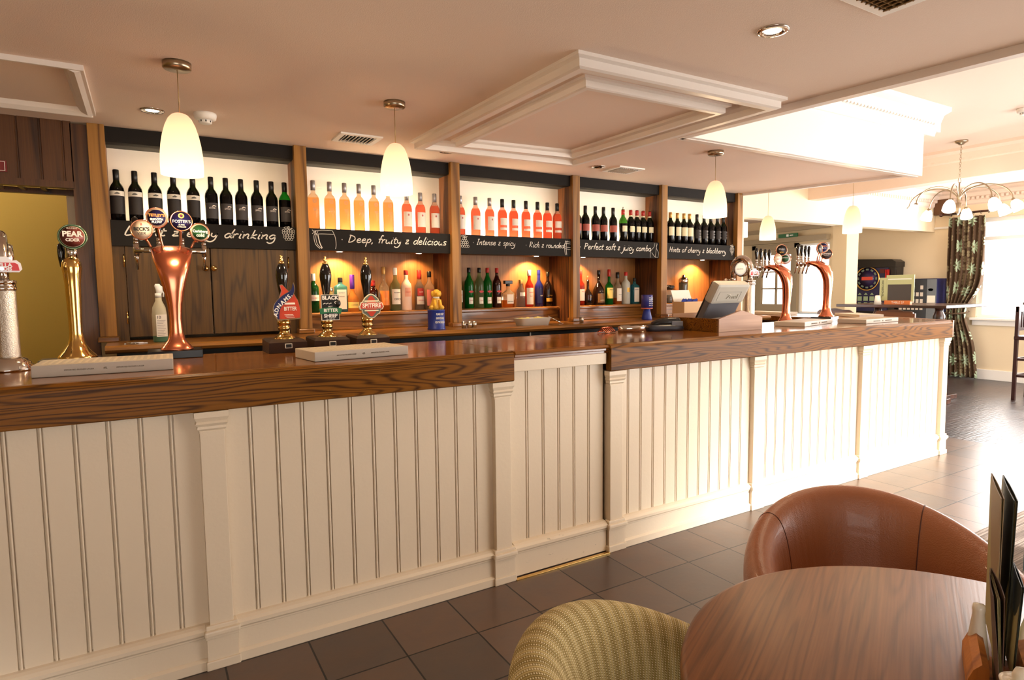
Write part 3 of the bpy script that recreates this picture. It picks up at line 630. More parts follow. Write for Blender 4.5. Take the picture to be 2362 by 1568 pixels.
pB = bottle('wine_bottle', 'red wine bottle with grey label, sixth in the left bay', 'bottle', DGL, BORD, CAPB, (.0155, .232, .297),
            [(.048, .140, 1.15, GREY, 'front_label')], (bays[0][5], YB, ZB), 'grey-labelled wine bottles in the left bay')
b = B(); [ribbon(b, catmull([(-.018, zz), (-.004, zz+.003), (.016, zz)], 3), .0018, -.0378) for zz in (.105, .111)]; ribbon(b, catmull([(0, .118), (.008, .124), (.02, .119)], 3), .005, -.0378); b.obj('emblem', PAPER, pB)
row(pB, bays[0][6:10], ['grey-labelled dark wine bottle, %s bottle of the left bay' % k for k in ordn[6:10]])
t = dup(pB, (bays[0][10], YB, ZB), .2, 'grey-labelled wine bottle with bright green empty neck, against the second post')
for c in t.children:
    if c.name.startswith('glass'): c.data = c.data.copy(); c.data.materials[0] = two_tone('bright_green_glass', (30, 150, 36), (12, 10, 8), .185, .3, .05)
SLIM = [(.0001, .012), (.024, .006), (.033, 0), (.0365, .004), (.0365, .20), (.034, .218), (.026, .232), (.016, .24), (.0138, .25), (.0138, .318)]
pC = bottle('wine_bottle', 'pale orange rose bottle with silver sun emblem, leftmost in the second bay', 'bottle', PALE, SLIM, SILV, (.0152, .262, .325), [], (bays[1][0], YB, ZB), 'pale rose bottles in the second bay')
b = B()
for i in range(12):
    a = i*PI/6; ribbon(b, [(.006*math.cos(a), .19+.006*math.sin(a)), (.014*math.cos(a), .19+.014*math.sin(a))], .002, -.0374)
for i, zz in enumerate((.145, .137, .129, .118)): ribbon(b, [(-.014+.003*i, zz), (.014-.003*i, zz)], .0018, -.0372)
b.obj('emblem', SILV, pC)
row(pC, bays[1][1:6], ['pale orange rose bottle with sun emblem, %s in the second bay' % k for k in ordn[1:6]])
pD = bottle('wine_bottle', 'pink-red rose bottle with silver cap and white label, seventh in the second bay', 'bottle', ROSE, BORD, SILV, (.0155, .240, .300), [(.055, .158, 1.0, PAPER, 'front_label')], (bays[1][6], YB, ZB), 'silver-capped rose bottles')
B().lathe([(.0001, 0), (.006, .003), (.0055, .012), (.0001, .016)], 8, T(0, -.0374, .128), sy=.1).obj('emblem', M('pink_print', (200, 110, 110), .6), pD)
row(pD, bays[1][7:]+bays[2][:3], ['silver-capped rose bottle, eighth in the second bay', 'silver-capped rose bottle, last in the second bay', 'silver-capped rose bottle, half behind the third post', 'silver-capped rose bottle, second in the middle bay', 'silver-capped rose bottle, next to the black-capped ones'])
pE = bottle('wine_bottle', 'red rose bottle with black cap, first of its kind in the middle bay', 'bottle', ROSE2, BORD, CAPB, (.0158, .236, .299), [(.10, .152, .9, PAPER, 'front_label'), (.062, .080, .95, PAPER, 'lower_label')], (bays[2][3], YB, ZB), 'black-capped rose bottles in the middle bay')
row(pE, bays[2][4:], ['black-capped red rose bottle, %s in the middle bay' % k for k in ordn[4:9]])
pF = bottle('wine_bottle', 'red wine bottle with dusky red label, half behind the fourth post', 'bottle', DGL, BORD, CAPB, (.0155, .225, .299), [(.088, .145, 1.3, REDL, 'front_label')], (bays[3][0], YB, ZB), 'red-labelled wine bottles in the fourth bay')
row(pF, bays[3][1:5], ['dusky red-labelled wine bottle, %s in the fourth bay' % k for k in ordn[1:5]])
pG = bottle('wine_bottle', 'opened green wine bottle with red capsule and steel pourer', 'bottle', GRN, BORD, REDC, (.0155, .245, .288), [(.098, .148, .8, CREAML, 'front_label')], (bays[3][5], YB, ZB), None)
B().lathe([(.008, .288), (.006, .30), (.004, .312), (.0001, .314)], 10).obj('pourer', STEEL, pG)
pG2 = bottle('wine_bottle', 'dark wine bottle with red capsule and cream label, right of the opened green one', 'bottle', DGL, BORD, REDC, (.0155, .245, .290), [(.098, .148, .8, CREAML, 'front_label'), (.232, .245, 3.1, CREAML, 'neck_band', .0162)], (bays[3][6], YB, ZB), 'red-capsuled wine bottles in the fourth bay')
row(pG2, bays[3][7:], ['red-capsuled wine bottle, %s in the fourth bay' % k for k in ordn[7:10]])
pH = bottle('wine_bottle', 'gold-capped wine bottle with cream label, half behind the fifth post', 'bottle', DGL, BORD, GOLDC, (.0155, .245, .297), [(.085, .165, 1.1, CREAML, 'front_label')], (bays[4][0], YB, ZB), 'gold-capped wine bottles in the right bay')
row(pH, bays[4][1:5], ['gold-capped wine bottle with cream label, %s in the right bay' % k for k in ordn[1:5]])
pI = bottle('wine_bottle', 'black wine bottle with dark label, first one past the gold-capped bottles', 'bottle', DGL, BORD, CAPB, (.0155, .232, .297), [(.07, .15, 1.1, GREY2, 'front_label')], (bays[4][5], YB, ZB), 'dark wine bottles in the right bay')
b = B(); [ribbon(b, [(-.004, zz), (.018, zz)], .0022, -.0378) for zz in (.082, .09, .112, .136, .142)]; b.obj('emblem', SILV, pI)
row(pI, bays[4][6:], ['dark-labelled wine bottle, %s in the right bay' % k for k in ordn[6:10]])
# spirits -----------------------------------------------------------------
ZP = 1.253; YQ = 4.287
def prof(r, hb, hs, rn, h): return [(.0001, 0), (r*.93, 0), (r, .005), (r, hb), (r*.93, hb+(hs-hb)*.35), (r*.6, hb+(hs-hb)*.7), (rn*1.1, hs), (rn, hs+.008), (rn, h)]
def spirit(label, x, glass, r, hb, hs, rn, h, capm, capr, caph, labels, sq=None, y=YQ, z=ZP, cat='bottle'):
    t = thing('spirit_bottle', label, cat, (x, y, z), 0, 'spirit bottles on the lower shelf')
    p = prof(r, hb, hs, rn, h)
    if sq:
        B().loft([(T(0, 0, zz), max(rr*sq[0] if rr > rn*1.2 else rr, .0005), max(rr*sq[1] if rr > rn*1.2 else rr, .0005), .45 if rr > rn*1.2 else 1) for rr, zz in p], 28).obj('glass', glass, t)
    else: B().lathe(p, 24).obj('glass', glass, t)
    B().lathe([(capr-.001, h-caph), (capr, h-caph+.002), (capr, h+.002), (capr-.002, h+.004), (.0001, h+.004)], 18).obj('cap', capm, t)
    for z0, z1, mt, wd, txt in labels:
        if sq: B().box(-r*sq[0]*wd, -r*sq[1]-.0008, z0, r*sq[0]*wd, -r*sq[1]-.0001, z1).obj('front_label', mt, t); yy = -r*sq[1]-.0012
        else: partial(r+.0006, z0, z1, wd).obj('front_label', mt, t); yy = -r-.0014
        for s, size, dz, mm in txt: text(s, size, mm, t, T(0, yy, (z0+z1)/2+dz) @ FACE, 'lettering', .0003)
    return t
CLR = M('clear_glass', (245, 248, 246), .02, trans=.95, ior=1.25)
GG = M('green_gin_glass', (24, 84, 36), .04, trans=.6, ior=1.3)
GG2 = M('bright_green_glass_bottle', (20, 120, 40), .04, trans=.6, ior=1.3)
PG = M('pale_green_glass', (190, 210, 160), .03, trans=.9, ior=1.25)
SAP = M('sapphire_blue_glass', (90, 190, 214), .03, trans=.85, ior=1.25)
AMB = two_tone('amber_spirit', (236, 226, 200), (226, 130, 50), .06, .85, .03, 1.25)
AMB2 = M('golden_spirit', (236, 176, 96), .03, trans=.85, ior=1.25)
REDG = M('red_spirit_glass', (214, 64, 40), .03, trans=.8, ior=1.25)
DRK = M('dark_bottle_glass', (24, 12, 8), .06)
DBR = M('dark_red_vermouth_glass', (50, 14, 10), .05, trans=.2)
FRO = M('frosted_glass', (220, 218, 206), .5, trans=.3)
MILK = M('pale_pink_bottle', (250, 214, 190), .25)
BLUB = M('cobalt_bottle', (30, 34, 110), .06, trans=.3)
PURP = M('purple_foil', (82, 36, 140), .3, .3)
YELL = M('yellow_label', (236, 206, 110), .5); ORAL = M('orange_label', (226, 130, 52), .5)
IK, RD = INK, RED
spirit('green gin bottle with white cap, half behind the second post', .992, GG, .036, .165, .205, .013, .262, WPL, .014, .045, [(.08, .12, PAPER, 1.1, [("Gordon's", .013, 0, RD)])])
spirit('short bottle with banded label behind the middle pump handle', 1.107, PG, .030, .10, .135, .014, .165, STEEL, .016, .02, [(.03, .09, PAPER, 1.0, [])])
spirit('square pale blue gin bottle with black cap and tall cream label', 1.175, SAP, .045, .17, .195, .015, .235, CAPB, .017, .028, [(.02, .155, PAPER, .72, [('BOMBAY', .011, .045, SAP), ('SAPPHIRE', .009, .02, IK)])], (1, .75))
spirit('squat cognac bottle with purple foil neck', 1.259, AMB2, .044, .07, .14, .0135, .255, PURP, .0165, .095, [(.025, .068, YELL, 1.2, [('COURVOISIER', .008, 0, IK)])])
spirit('dark bottle with red cap behind the right pump handle', 1.41, DBR, .036, .13, .175, .014, .215, REDC, .016, .035, [(.03, .09, CREAML, 1.0, [])])
spirit('slim whisky bottle with orange label and pale cap', 1.49, AMB, .038, .15, .21, .013, .312, GOLDC, .0145, .05, [(.04, .145, ORAL, 1.1, [('11', .03, -.01, YELL)])])
spirit('clear rum bottle with white screw cap and black-lettered label', 1.577, PG, .036, .175, .225, .0135, .307, WPL, .0155, .05, [(.045, .155, PAPER, 1.1, [('BACARDI', .011, .03, IK), ('ORO', .022, -.018, IK)])])
spirit('glowing pale pink bottle with red cap', 1.661, MILK, .040, .175, .225, .014, .289, REDC, .016, .03, [(.10, .165, M('pink_oval', (240, 170, 140), .5), .6, [('SMIRNOFF', .009, 0, RD)])])
spirit('clear vodka bottle with long red cap and red-white label', 1.765, CLR, .034, .165, .21, .013, .292, REDC, .0155, .065, [(.04, .10, PAPER, 1.0, [('VODKA', .013, .0, RD)]), (.105, .16, M('red_band', (200, 60, 50), .5), .8, [('GLEN', .012, 0, PAPER)])])
spirit('clear bottle with dark cap and red neck ring behind the toy dog', 1.846, CLR, .038, .16, .21, .014, .282, CAPB, .016, .04, [(.03, .15, M('rosy_label', (210, 120, 110), .5), .9, [])])
spirit('green vermouth bottle with pale neck, half behind the third post', 2.085, GG, .034, .15, .20, .013, .26, PAPER, .0145, .05, [(.05, .14, PAPER, 1.1, [('GIN', .02, .01, RD), ('----', .02, -.02, IK)])])
for x, g, cm, lb in ((2.181, GG2, CAPB, 'bright green vermouth bottle with black cap'), (2.272, PG, CAPB, 'pale clear vermouth bottle with black cap'), (2.346, GG2, REDC, 'bright green vermouth bottle with red cap'), (2.432, DBR, REDC, 'dark red vermouth bottle with red cap')):
    t = spirit(lb, x, g, .036, .185, .255, .0125, .313, cm, .0145, .035, [(.035, .085, PAPER, .5, [('MARTINI', .007, 0, RD)])])
    B().loft([(T(0, -.0365, .13) @ RX(PI/2), .022, .010, 1.4), (T(0, -.0385, .13) @ RX(PI/2), .020, .009, 1.4)], 16).obj('emblem', RED, t)
t = spirit('square amaretto bottle with broad flat black cap', 2.536, AMB, .048, .10, .14, .016, .190, CAPB, .018, .02, [(.03, .105, PAPER, .62, [('DISARONNO', .009, -.02, IK)])], (1, .75))
B().box(-.036, -.016, .188, .036, .016, .216, .003).obj('square_cap', CAPB, t)
spirit('short clear round-shouldered bottle with cork stopper', 2.656, CLR, .037, .12, .165, .014, .218, GOLDC, .016, .03, [(.09, .12, PAPER, .7, [])])
spirit('tall bottle with white cap and white label reading No 1', 2.74, REDG, .034, .165, .22, .0125, .300, WPL, .0165, .045, [(.02, .155, PAPER, 1.2, [("PIMM'S", .014, .03, RD), ('No 1', .013, 0, RD)])])
spirit('slender dark blue bottle with domed shoulder', 2.835, BLUB, .037, .16, .215, .0135, .300, BLUB, .0145, .04, [(.03, .15, NAVY, .9, [('BLUE', .010, 0, PAPER)])])
spirit('dark cream liqueur bottle with gold band near the fourth divider', 2.926, DRK, .038, .15, .215, .0125, .285, CAPB, .014, .035, [(.04, .07, GOLD, .9, []), (.075, .13, DRK, .9, [('Lounge', .015, -.01, GOLD)])])
spirit('red-orange gin bottle with red cap at the fourth post', 3.275, REDG, .034, .17, .215, .0125, .305, REDC, .0145, .04, [(.04, .14, PAPER, 1.0, [('BEEF', .014, .03, RD)])])
spirit('low dark bell-shaped liqueur bottle with red cap', 3.353, DRK, .042, .06, .14, .012, .252, M('orange_red_cap', (200, 70, 40), .4), .0135, .03, [(.05, .09, DBR, .8, [('G M', .012, 0, GOLD)])])
spirit('broad-shouldered black liqueur bottle with gold label', 3.474, DRK, .052, .10, .20, .013, .302, CAPB, .015, .035, [(.02, .10, M('brown_gold_label', (120, 84, 40), .5), .8, [('BAILEYS', .013, -.02, CREAML)])])
spirit('green whiskey bottle with yellow label and red foil', 3.593, GG2, .037, .155, .20, .0125, .311, REDC, .0145, .06, [(.055, .15, YELL, 1.1, [('JAMESON', .011, .03, GREEN)])])
spirit('clear bottle with black cap and patterned label', 3.692, AMB, .038, .15, .20, .014, .285, CAPB, .017, .05, [(.03, .145, PAPER, .8, [('====', .016, .0, IK), ('----', .016, -.04, RD)])])
spirit('frosted white bottle with coral cap', 3.792, FRO, .040, .18, .225, .013, .289, RED, .0155, .03, [(.11, .15, GOLD, .4, [])])
spirit('square blue gin bottle in the shadowed corner of the fourth bay', 3.898, SAP, .042, .16, .185, .014, .235, CAPB, .016, .028, [(.02, .15, PAPER, .7, [('BOMBAY', .011, .045, NAVY)])], (1, .75))
# jars on the right bay shelf
t = thing('storage_jar', 'clear glass jar with black ribbed lid on the right bay shelf', 'jar', (4.334, YQ, ZP))
B().lathe([(.0001, 0), (.034, 0), (.036, .01), (.036, .10), (.028, .115), (.028, .13)], 20).obj('glass', CLR, t)
B().lathe([(.0001, .004), (.031, .004), (.031, .075), (.0001, .075)], 18).obj('contents', M('dark_coffee', (56, 34, 24), .6), t)
b = B().lathe([(.036, .125), (.046, .135), (.05, .15), (.044, .165), (.02, .172), (.0001, .172)], 20)
for i in range(8): b.sphere(.012, T(.042*math.cos(i*PI/4), .042*math.sin(i*PI/4), .155), 8, 6)
b.obj('lid', BLK, t)
t = thing('cocktail_shaker', 'tall glass cocktail shaker with chrome top behind the card box', 'shaker', (4.531, YQ, ZP))
B().lathe([(.0001, 0), (.033, 0), (.036, .02), (.044, .17), (.044, .20)], 24).obj('glass', M('smoked_glass', (90, 96, 90), .04, trans=.6), t)
B().lathe([(.045, .195), (.047, .20), (.047, .225), (.035, .24), (.016, .246), (.014, .262), (.005, .268), (.0001, .272)], 24).obj('chrome_top', CHROME, t)
# =====================================================================================  THINGS ON THE BACK COUNTER
t = thing('spray_bottle', 'translucent spray bottle with white trigger on the back counter', 'spray bottle', (.064, 3.85, ZCT), .3)
B().loft([(T(0, 0, 0), .033, .024, .8), (T(0, 0, .01), .036, .027, .8), (T(0, 0, .15), .036, .027, .8), (T(0, 0, .19), .031, .024, .8), (T(0, 0, .225), .016, .016, 1), (T(0, 0, .245), .015, .015, 1)], 24).obj('bottle', two_tone('translucent_plastic', (206, 196, 166), (96, 140, 110), .035, .2, .3), t)
B().box(-.027, -.0285, .03, .027, -.0265, .15).obj('front_label', PAPER, t)
text('10', .022, INK, t, T(-.013, -.0292, .135) @ FACE)
b = B(); [b.box(-.022, -.0292, .118-i*.009, .020-(i*7 % 5)*.003, -.0284, .1195-i*.009) for i in range(10)]; b.obj('print', M('grey_print', (120, 110, 110), .6), t)
b = B().cyl(.016, .243, .265, 16); b.loft([(T(.004, 0, .262), .013, .010, .9), (T(.006, 0, .285), .018, .010, .8), (T(.0, 0, .305), .017, .010, .8), (T(-.002, 0, .316), .010, .008, .8)], 16)
b.tube([(.014, 0, .298), (.032, 0, .297)], .006, 8).tube([(.018, 0, .285), (.027, 0, .265), (.025, 0, .245)], .004, 8); b.obj('trigger_head', WPL, t)
t = thing('key_bunch', 'small bunch of dark keys on the left end of the back counter', 'keys', (-.06, 3.80, ZCT))
b = B()
for i in range(5): b.box(-.004, -.022, 0, .004, .022, .003, 0, T(-.04+.02*i, .004*(i % 2), .001+.003*(i % 2)) @ RZ(.5*i))
b.obj('keys', STEEL, t); B().lathe([(.012, 0), (.014, .002), (.012, .004)], 14, T(.0, -.02, .002)).obj('key_ring', CHROME, t)
t = thing('charity_box', 'blue charity tin with a yellow toy dog sitting on top', 'collecting box', (1.70, 3.84, ZCT))
BLUET = M('charity_blue', (34, 52, 140), .35)
B().lathe([(.0001, 0), (.060, 0), (.063, .004), (.058, .012), (.058, .128), (.061, .134), (.0001, .134)], 28).obj('tin', BLUET, t)
for s, zz in (('PLEASE HELP', .105), ('GUIDE DOGS', .078), ('FOR THE BLIND', .050)): text(s, .019, WPL, t, T(0, -.0595, zz) @ FACE, bold=.0004, sx=.50)
YD = M('yellow_toy_plastic', (226, 170, 50), .35)
b = B(); b.loft([(T(0, .01, .134), .044, .036, .9), (T(0, .01, .150), .046, .038, .9), (T(0, .008, .175), .034, .030, 1), (T(0, .0, .205), .026, .024, 1), (T(0, -.004, .225), .019, .018, 1)], 20)
b.sphere(.027, T(.0, -.008, .246), 16, 10).sphere(.015, T(.0, -.034, .238), 12, 8).sphere(.012, T(-.026, -.004, .242), 10, 8, 1.7).sphere(.012, T(.026, -.004, .242), 10, 8, 1.7)
for s in (-1, 1): b.tube([(s*.018, -.02, .20), (s*.02, -.032, .165), (s*.022, -.036, .140)], [.011, .010, .011], 10).sphere(.016, T(s*.038, -.012, .148), 10, 8)
b.obj('toy_dog', YD, t, label='yellow sitting dog figure')
B().lathe([(.0215, .212), (.0225, .217), (.0215, .222)], 16, T(0, -.003, 0)).obj('harness', WPL, t)
pc = B().lathe([(.0001, 0), (.0165, 0), (.0165, .045), (.015, .045), (.015, .004), (.0001, .004)], 20).obj('spirit_measure', STEEL); pc.location = (1.918, 3.86, ZCT)
tag(pc, 'small steel spirit measure, leftmost of the three by the third post', 'measure', 'steel spirit measures')
for x, y, lb in ((1.956, 3.845, 'small steel spirit measure, middle of the three by the third post'), (1.996, 3.85, 'small steel spirit measure, right of the three by the third post'), (2.955, 3.86, 'small steel spirit measure alone beside the fourth post')):
    o = dup(pc, (x, y, ZCT), None, lb)
t = thing('serving_dish', 'white rectangular ceramic dish of lemon slices on the back counter', 'dish', (2.48, 3.84, ZCT))
b = B(); b.loft([(T(0, 0, 0), .118, .060, .35), (T(0, 0, .052), .135, .074, .35), (T(0, 0, .054), .140, .079, .35), (T(0, 0, .052), .128, .068, .35), (T(0, 0, .008), .112, .054, .35)], 32); b.obj('dish', CERAM, t)
o = B(); [o.sphere(.022, T(random.uniform(-.09, .09), random.uniform(-.04, .04), .042+random.uniform(0, .008)) @ RX(random.uniform(0, 1)), 10, 6, .35) for i in range(16)]
o = o.obj('lemon_slices', M('lemon', (232, 214, 130), .4)); o.location = (2.48, 3.84, ZCT); o['kind'] = 'stuff'; tag(o, 'pale lemon slices heaped in the white dish', 'food')
o = B().tube([(-.09, 0, .012), (0, 0, .008), (.07, 0, .004)], .003, 6).tube([(-.09, .006, .016), (0, .02, .012), (.07, .006, .006)], .003, 6).obj('tongs', CHROME); o.location = (2.69, 3.825, ZCT+.018); o.rotation_euler = (0, .35, .1)
tag(o, 'thin steel tongs leaning on the white dish', 'tongs')
t = thing('collecting_cup', 'blue charity collecting cup on a flared foot near the fifth post', 'collecting box', (3.64, 3.85, ZCT))
B().lathe([(.0001, 0), (.042, 0), (.044, .005), (.040, .03), (.027, .085), (.030, .09)], 24).obj('foot', BLUET, t)
B().lathe([(.030, .088), (.048, .092), (.048, .205), (.044, .21), (.0001, .21)], 24).obj('cup', M('dark_blue_cup', (42, 46, 120), .3), t)
B().lathe([(.0485, .092), (.0495, .096), (.0485, .10)], 24).obj('rim_band', M('coral_band', (220, 120, 100), .5), t)
for i in range(5): text('please give', .0105, WPL, t, T(.0, -.0495, .185-i*.016) @ FACE, sx=1)
t = thing('tea_bag_box', 'open card box of blue sachets behind the till', 'box', (4.12, 3.84, ZCT))
CARD = M('card_board', (214, 176, 132), .7)
B().box(-.12, -.07, 0, .12, -.066, .145).box(-.12, .066, 0, .12, .07, .145).box(-.12, -.066, 0, -.116, .066, .145).box(.116, -.066, 0, .12, .066, .145).box(-.12, -.07, 0, .12, .07, .004).obj('tray', CARD, t)
B().add([(-.11, .06, .14), (.12, .06, .14), (.10, .085, .245), (-.125, .085, .245), (-.11, .064, .14), (.12, .064, .14), (.10, .089, .245), (-.125, .089, .245)], [(0, 1, 2, 3), (7, 6, 5, 4), (0, 4, 5, 1), (1, 5, 6, 2), (2, 6, 7, 3), (3, 7, 4, 0)]).obj('printed_lid', PAPER, t)
b = B(); [b.box(-.03, -.002, -.03, .03, .002, .03, 0, T(-.07+.022*i, -.02+.02*(i % 3), .135) @ RY(.3*((i % 3)-1)) @ RX(.2)) for i in range(8)]; o = b.obj('sachets', BLUET); o.location = (4.12, 3.84, ZCT); tag(o, 'blue paper sachets standing in the card box', 'sachets'); o['kind'] = 'stuff'
# =====================================================================================  THINGS ON THE BAR
ZT = 1.1058
def badge(parent, c, r, rz, tilt, layers, texts, rim=COPPER2, th=.012):
    """lens badge: c centre, facing -Y turned by rz"""
    mt = T(*c) @ RZ(rz) @ RX(tilt) @ FACE
    g = B().lathe([(r*.86, -th), (r, -th*.4), (r, 0), (r*.93, .003), (r*.90, .001)], 32, mt).lathe([(.0001, -th), (r*.86, -th)], 32, mt).obj('badge', rim, parent)
    z = .001
    for rr, mat in layers:
        B().lathe([(.0001, z+.0012), (r*rr, z)], 32, mt).obj('badge_face', mat, g); z += .0008
    for s, size, dx, dz, mm, kw in texts: text(s, size, mm, g, mt @ T(dx, dz, z+.0008), 'lettering', .0002, **kw)
    return g, mt, z
CRB = M('cream_badge', (240, 228, 208), .35)
def tap_fixture(b, x, y, z, out=-1):
    """chrome tap body, spout"""
    b.cyl(.012, -.022, .03, 14, T(x, y, z)); b.sphere(.011, T(x, y, z+.038), 12, 8); b.cyl(.010, .045, .062, 12, T(x, y, z))
    b.tube([(x, y, z-.02), (x, y+.01*out*-1, z-.04), (x, y+.022, z-.085)], [.009, .007, .006], 10)
def handle(parent, x, y, z, h=.085):
    return B().lathe([(.005, 0), (.007, .004), (.012, h*.35), (.0145, h*.65), (.012, h*.93), (.006, h), (.0001, h+.001)], 14, T(x, y, z)).obj('tap_handle', BLKG, parent)
def copper_tower(label, loc, rz, badges, plinth):
    t = thing('beer_tap_tower', label, 'beer tap', loc, rz, None)
    z0 = 0
    if plinth:
        B().box(-.115, -.07, 0, .10, .09, .034, .002).obj('base_block', BLK, t); z0 = .034
    secs = []
    P = [(0, 0, 0, .066, .060), (0, 0, .006, .066, .060), (0, 0, .02, .055, .048), (0, 0, .045, .036, .036), (0, 0, .08, .028, .031), (0, -.002, .14, .0255, .030), (0, -.004, .20, .030, .032), (0, -.006, .26, .040, .034), (0, -.006, .31, .051, .037),
         (0, .002, .36, .064, .040), (0, .022, .405, .076, .040), (0, .060, .438, .083, .032), (0, .11, .452, .085, .021), (0, .16, .452, .086, .014)]
    for i, (x, y, z, hx, hy) in enumerate(P):
        a = P[max(i-1, 0)]; c = P[min(i+1, len(P)-1)]; ty, tz = c[1]-a[1], c[2]-a[2]; ang = -math.atan2(ty, tz)
        secs.append((T(x, y, z+z0) @ RX(ang), hx, hy, .85))
    B().loft(secs, 28).obj('column', COPPER, t)
    b = B(); b.tube([(-.145, .185, .452+z0), (.145, .185, .452+z0)], .0105, 14)
    b.tube([(-.075, .15, .452+z0), (-.075, .185, .452+z0)], .012, 12).tube([(.075, .15, .452+z0), (.075, .185, .452+z0)], .012, 12)
    for x in (-.14, -.048, .048, .14): tap_fixture(b, x, .195, .452+z0)
    b.obj('tap_rail', CHROME, t)
    for x in (-.14, -.048, .048, .14): handle(t, x, .195, .512+z0, .095)
    for i, (dx, dz, r, rot, layers, texts) in enumerate(badges):
        xb = (-.085, -.035, .035, .085)[i]
        B().tube(catmull([(xb*.95, .06, .462+z0), (xb*1.0+dx*.08, .055, .49+z0), (dx*.92, .045, dz-.02+z0)], 5), .0055, 10).obj('badge_stem', COPPER2, t)
        badge(t, (dx, .035, dz+.02+z0), r*1.08, rot, -.05, layers, texts)
    return t
B4 = [(-.112, .515, .042, -.15, [(.9, CRB)], [("BECK'S", .020, 0, .002, INK, dict(bold=.0008)), ('VIER', .018, 0, -.017, INK, {}), ('B', .014, 0, .023, RED, {})]),
      (-.052, .570, .043, -.02, [(.9, CRB), (.76, NAVY)], [("TETLEY'S", .016, 0, .010, ORAL, dict(bold=.0008)), ('SMOOTH', .012, 0, -.008, WPL, dict(bold=.0006)), ('FLOW', .014, 0, -.020, WPL, dict(bold=.0006))]),
      (.045, .560, .043, .08, [(.95, NAVY)], [("FOSTER'S", .018, 0, -.003, WPL, {}), ('SUPER', .009, 0, -.018, WPL, {}), ('CHILLED', .009, 0, -.027, WPL, {}), ('O', .030, 0, .022, GOLD, dict(bold=.001)), ('F', .012, 0, .022, RED, {})]),
      (.118, .512, .040, .22, [(.9, CRB), (.78, GREEN)], [('Carlsberg', .016, 0, .004, WPL, dict(bold=.0006)), ('cold', .020, 0, -.014, CRB, dict(bold=.0008))])]
copper_tower('wide copper four-badge beer tower on a black block, left on the bar', (.115, 3.14, ZT), -.02, B4, True)
B5 = [(-.105, .49, .042, -.35, [(.9, CRB)], [('BEER', .016, 0, 0, RED, {})]), (-.03, .565, .044, -.8, [(.9, INK), (.5, GREY)], [('STRONG', .012, 0, .008, WPL, {}), ('BOW', .014, 0, -.018, GOLD, {})]),
      (.055, .500, .043, -1.15, [(.9, WPL), (.6, GREEN)], [('Carlsberg', .016, 0, .008, WPL, {})])]
copper_tower('copper curved beer tower nearer the till, badges turned to the lounge', (4.50, 3.14, ZT), .28, B5, False)
B6 = [(-.10, .545, .040, -.2, [(.9, GREY)], [('ALE', .016, 0, 0, PAPER, {})]), (-.02, .560, .043, -.95, [(.9, CRB), (.76, NAVY)], [("TETLEY'S", .015, 0, .009, ORAL, dict(bold=.0006)), ('SMOOTH', .011, 0, -.008, WPL, {})]),
      (.075, .510, .044, -1.2, [(.9, GREY)], [('GUINNESS', .016, 0, .0, WPL, dict(bold=.0004)), ('DRAUGHT', .008, 0, -.014, WPL, {})])]
copper_tower('copper curved beer tower on a black block near the far bar corner', (4.93, 3.06, ZT), .28, B6, True)
# brass cider tap
t = thing('beer_tap_tower', 'slim polished brass tap with a round Pear Cider badge', 'beer tap', (-.255, 3.15, ZT))
B().box(-.13, -.055, 0, .08, .08, .018, .002).obj('base_block', BLK, t)
B().lathe([(.0001, .018), (.068, .018), (.071, .022), (.066, .032), (.050, .05), (.034, .075), (.027, .10), (.024, .13), (.025, .20), (.029, .33), (.033, .372), (.036, .395), (.034, .42), (.026, .438), (.0001, .442)], 32).obj('column', BRASS, t)
B().lathe([(.020, .43), (.021, .49), (.0001, .495)], 20, T(.005, 0, 0)).obj('neck', CHROME, t)
handle(t, -.034, .02, .40, .10)
MAR = M('maroon_badge', (124, 58, 50), .35)
badge(t, (.012, -.03, .525), .052, .0, -.05, [(.95, GREEN), (.84, CRB), (.80, MAR)], [('PEAR', .030, 0, .010, WPL, dict(bold=.0012)), ('CIDER', .017, 0, -.014, WPL, dict(bold=.0004)), ('BULMERS', .009, 0, .034, PAPER, {})], M('green_chrome_rim', (120, 140, 110), .2, .8))
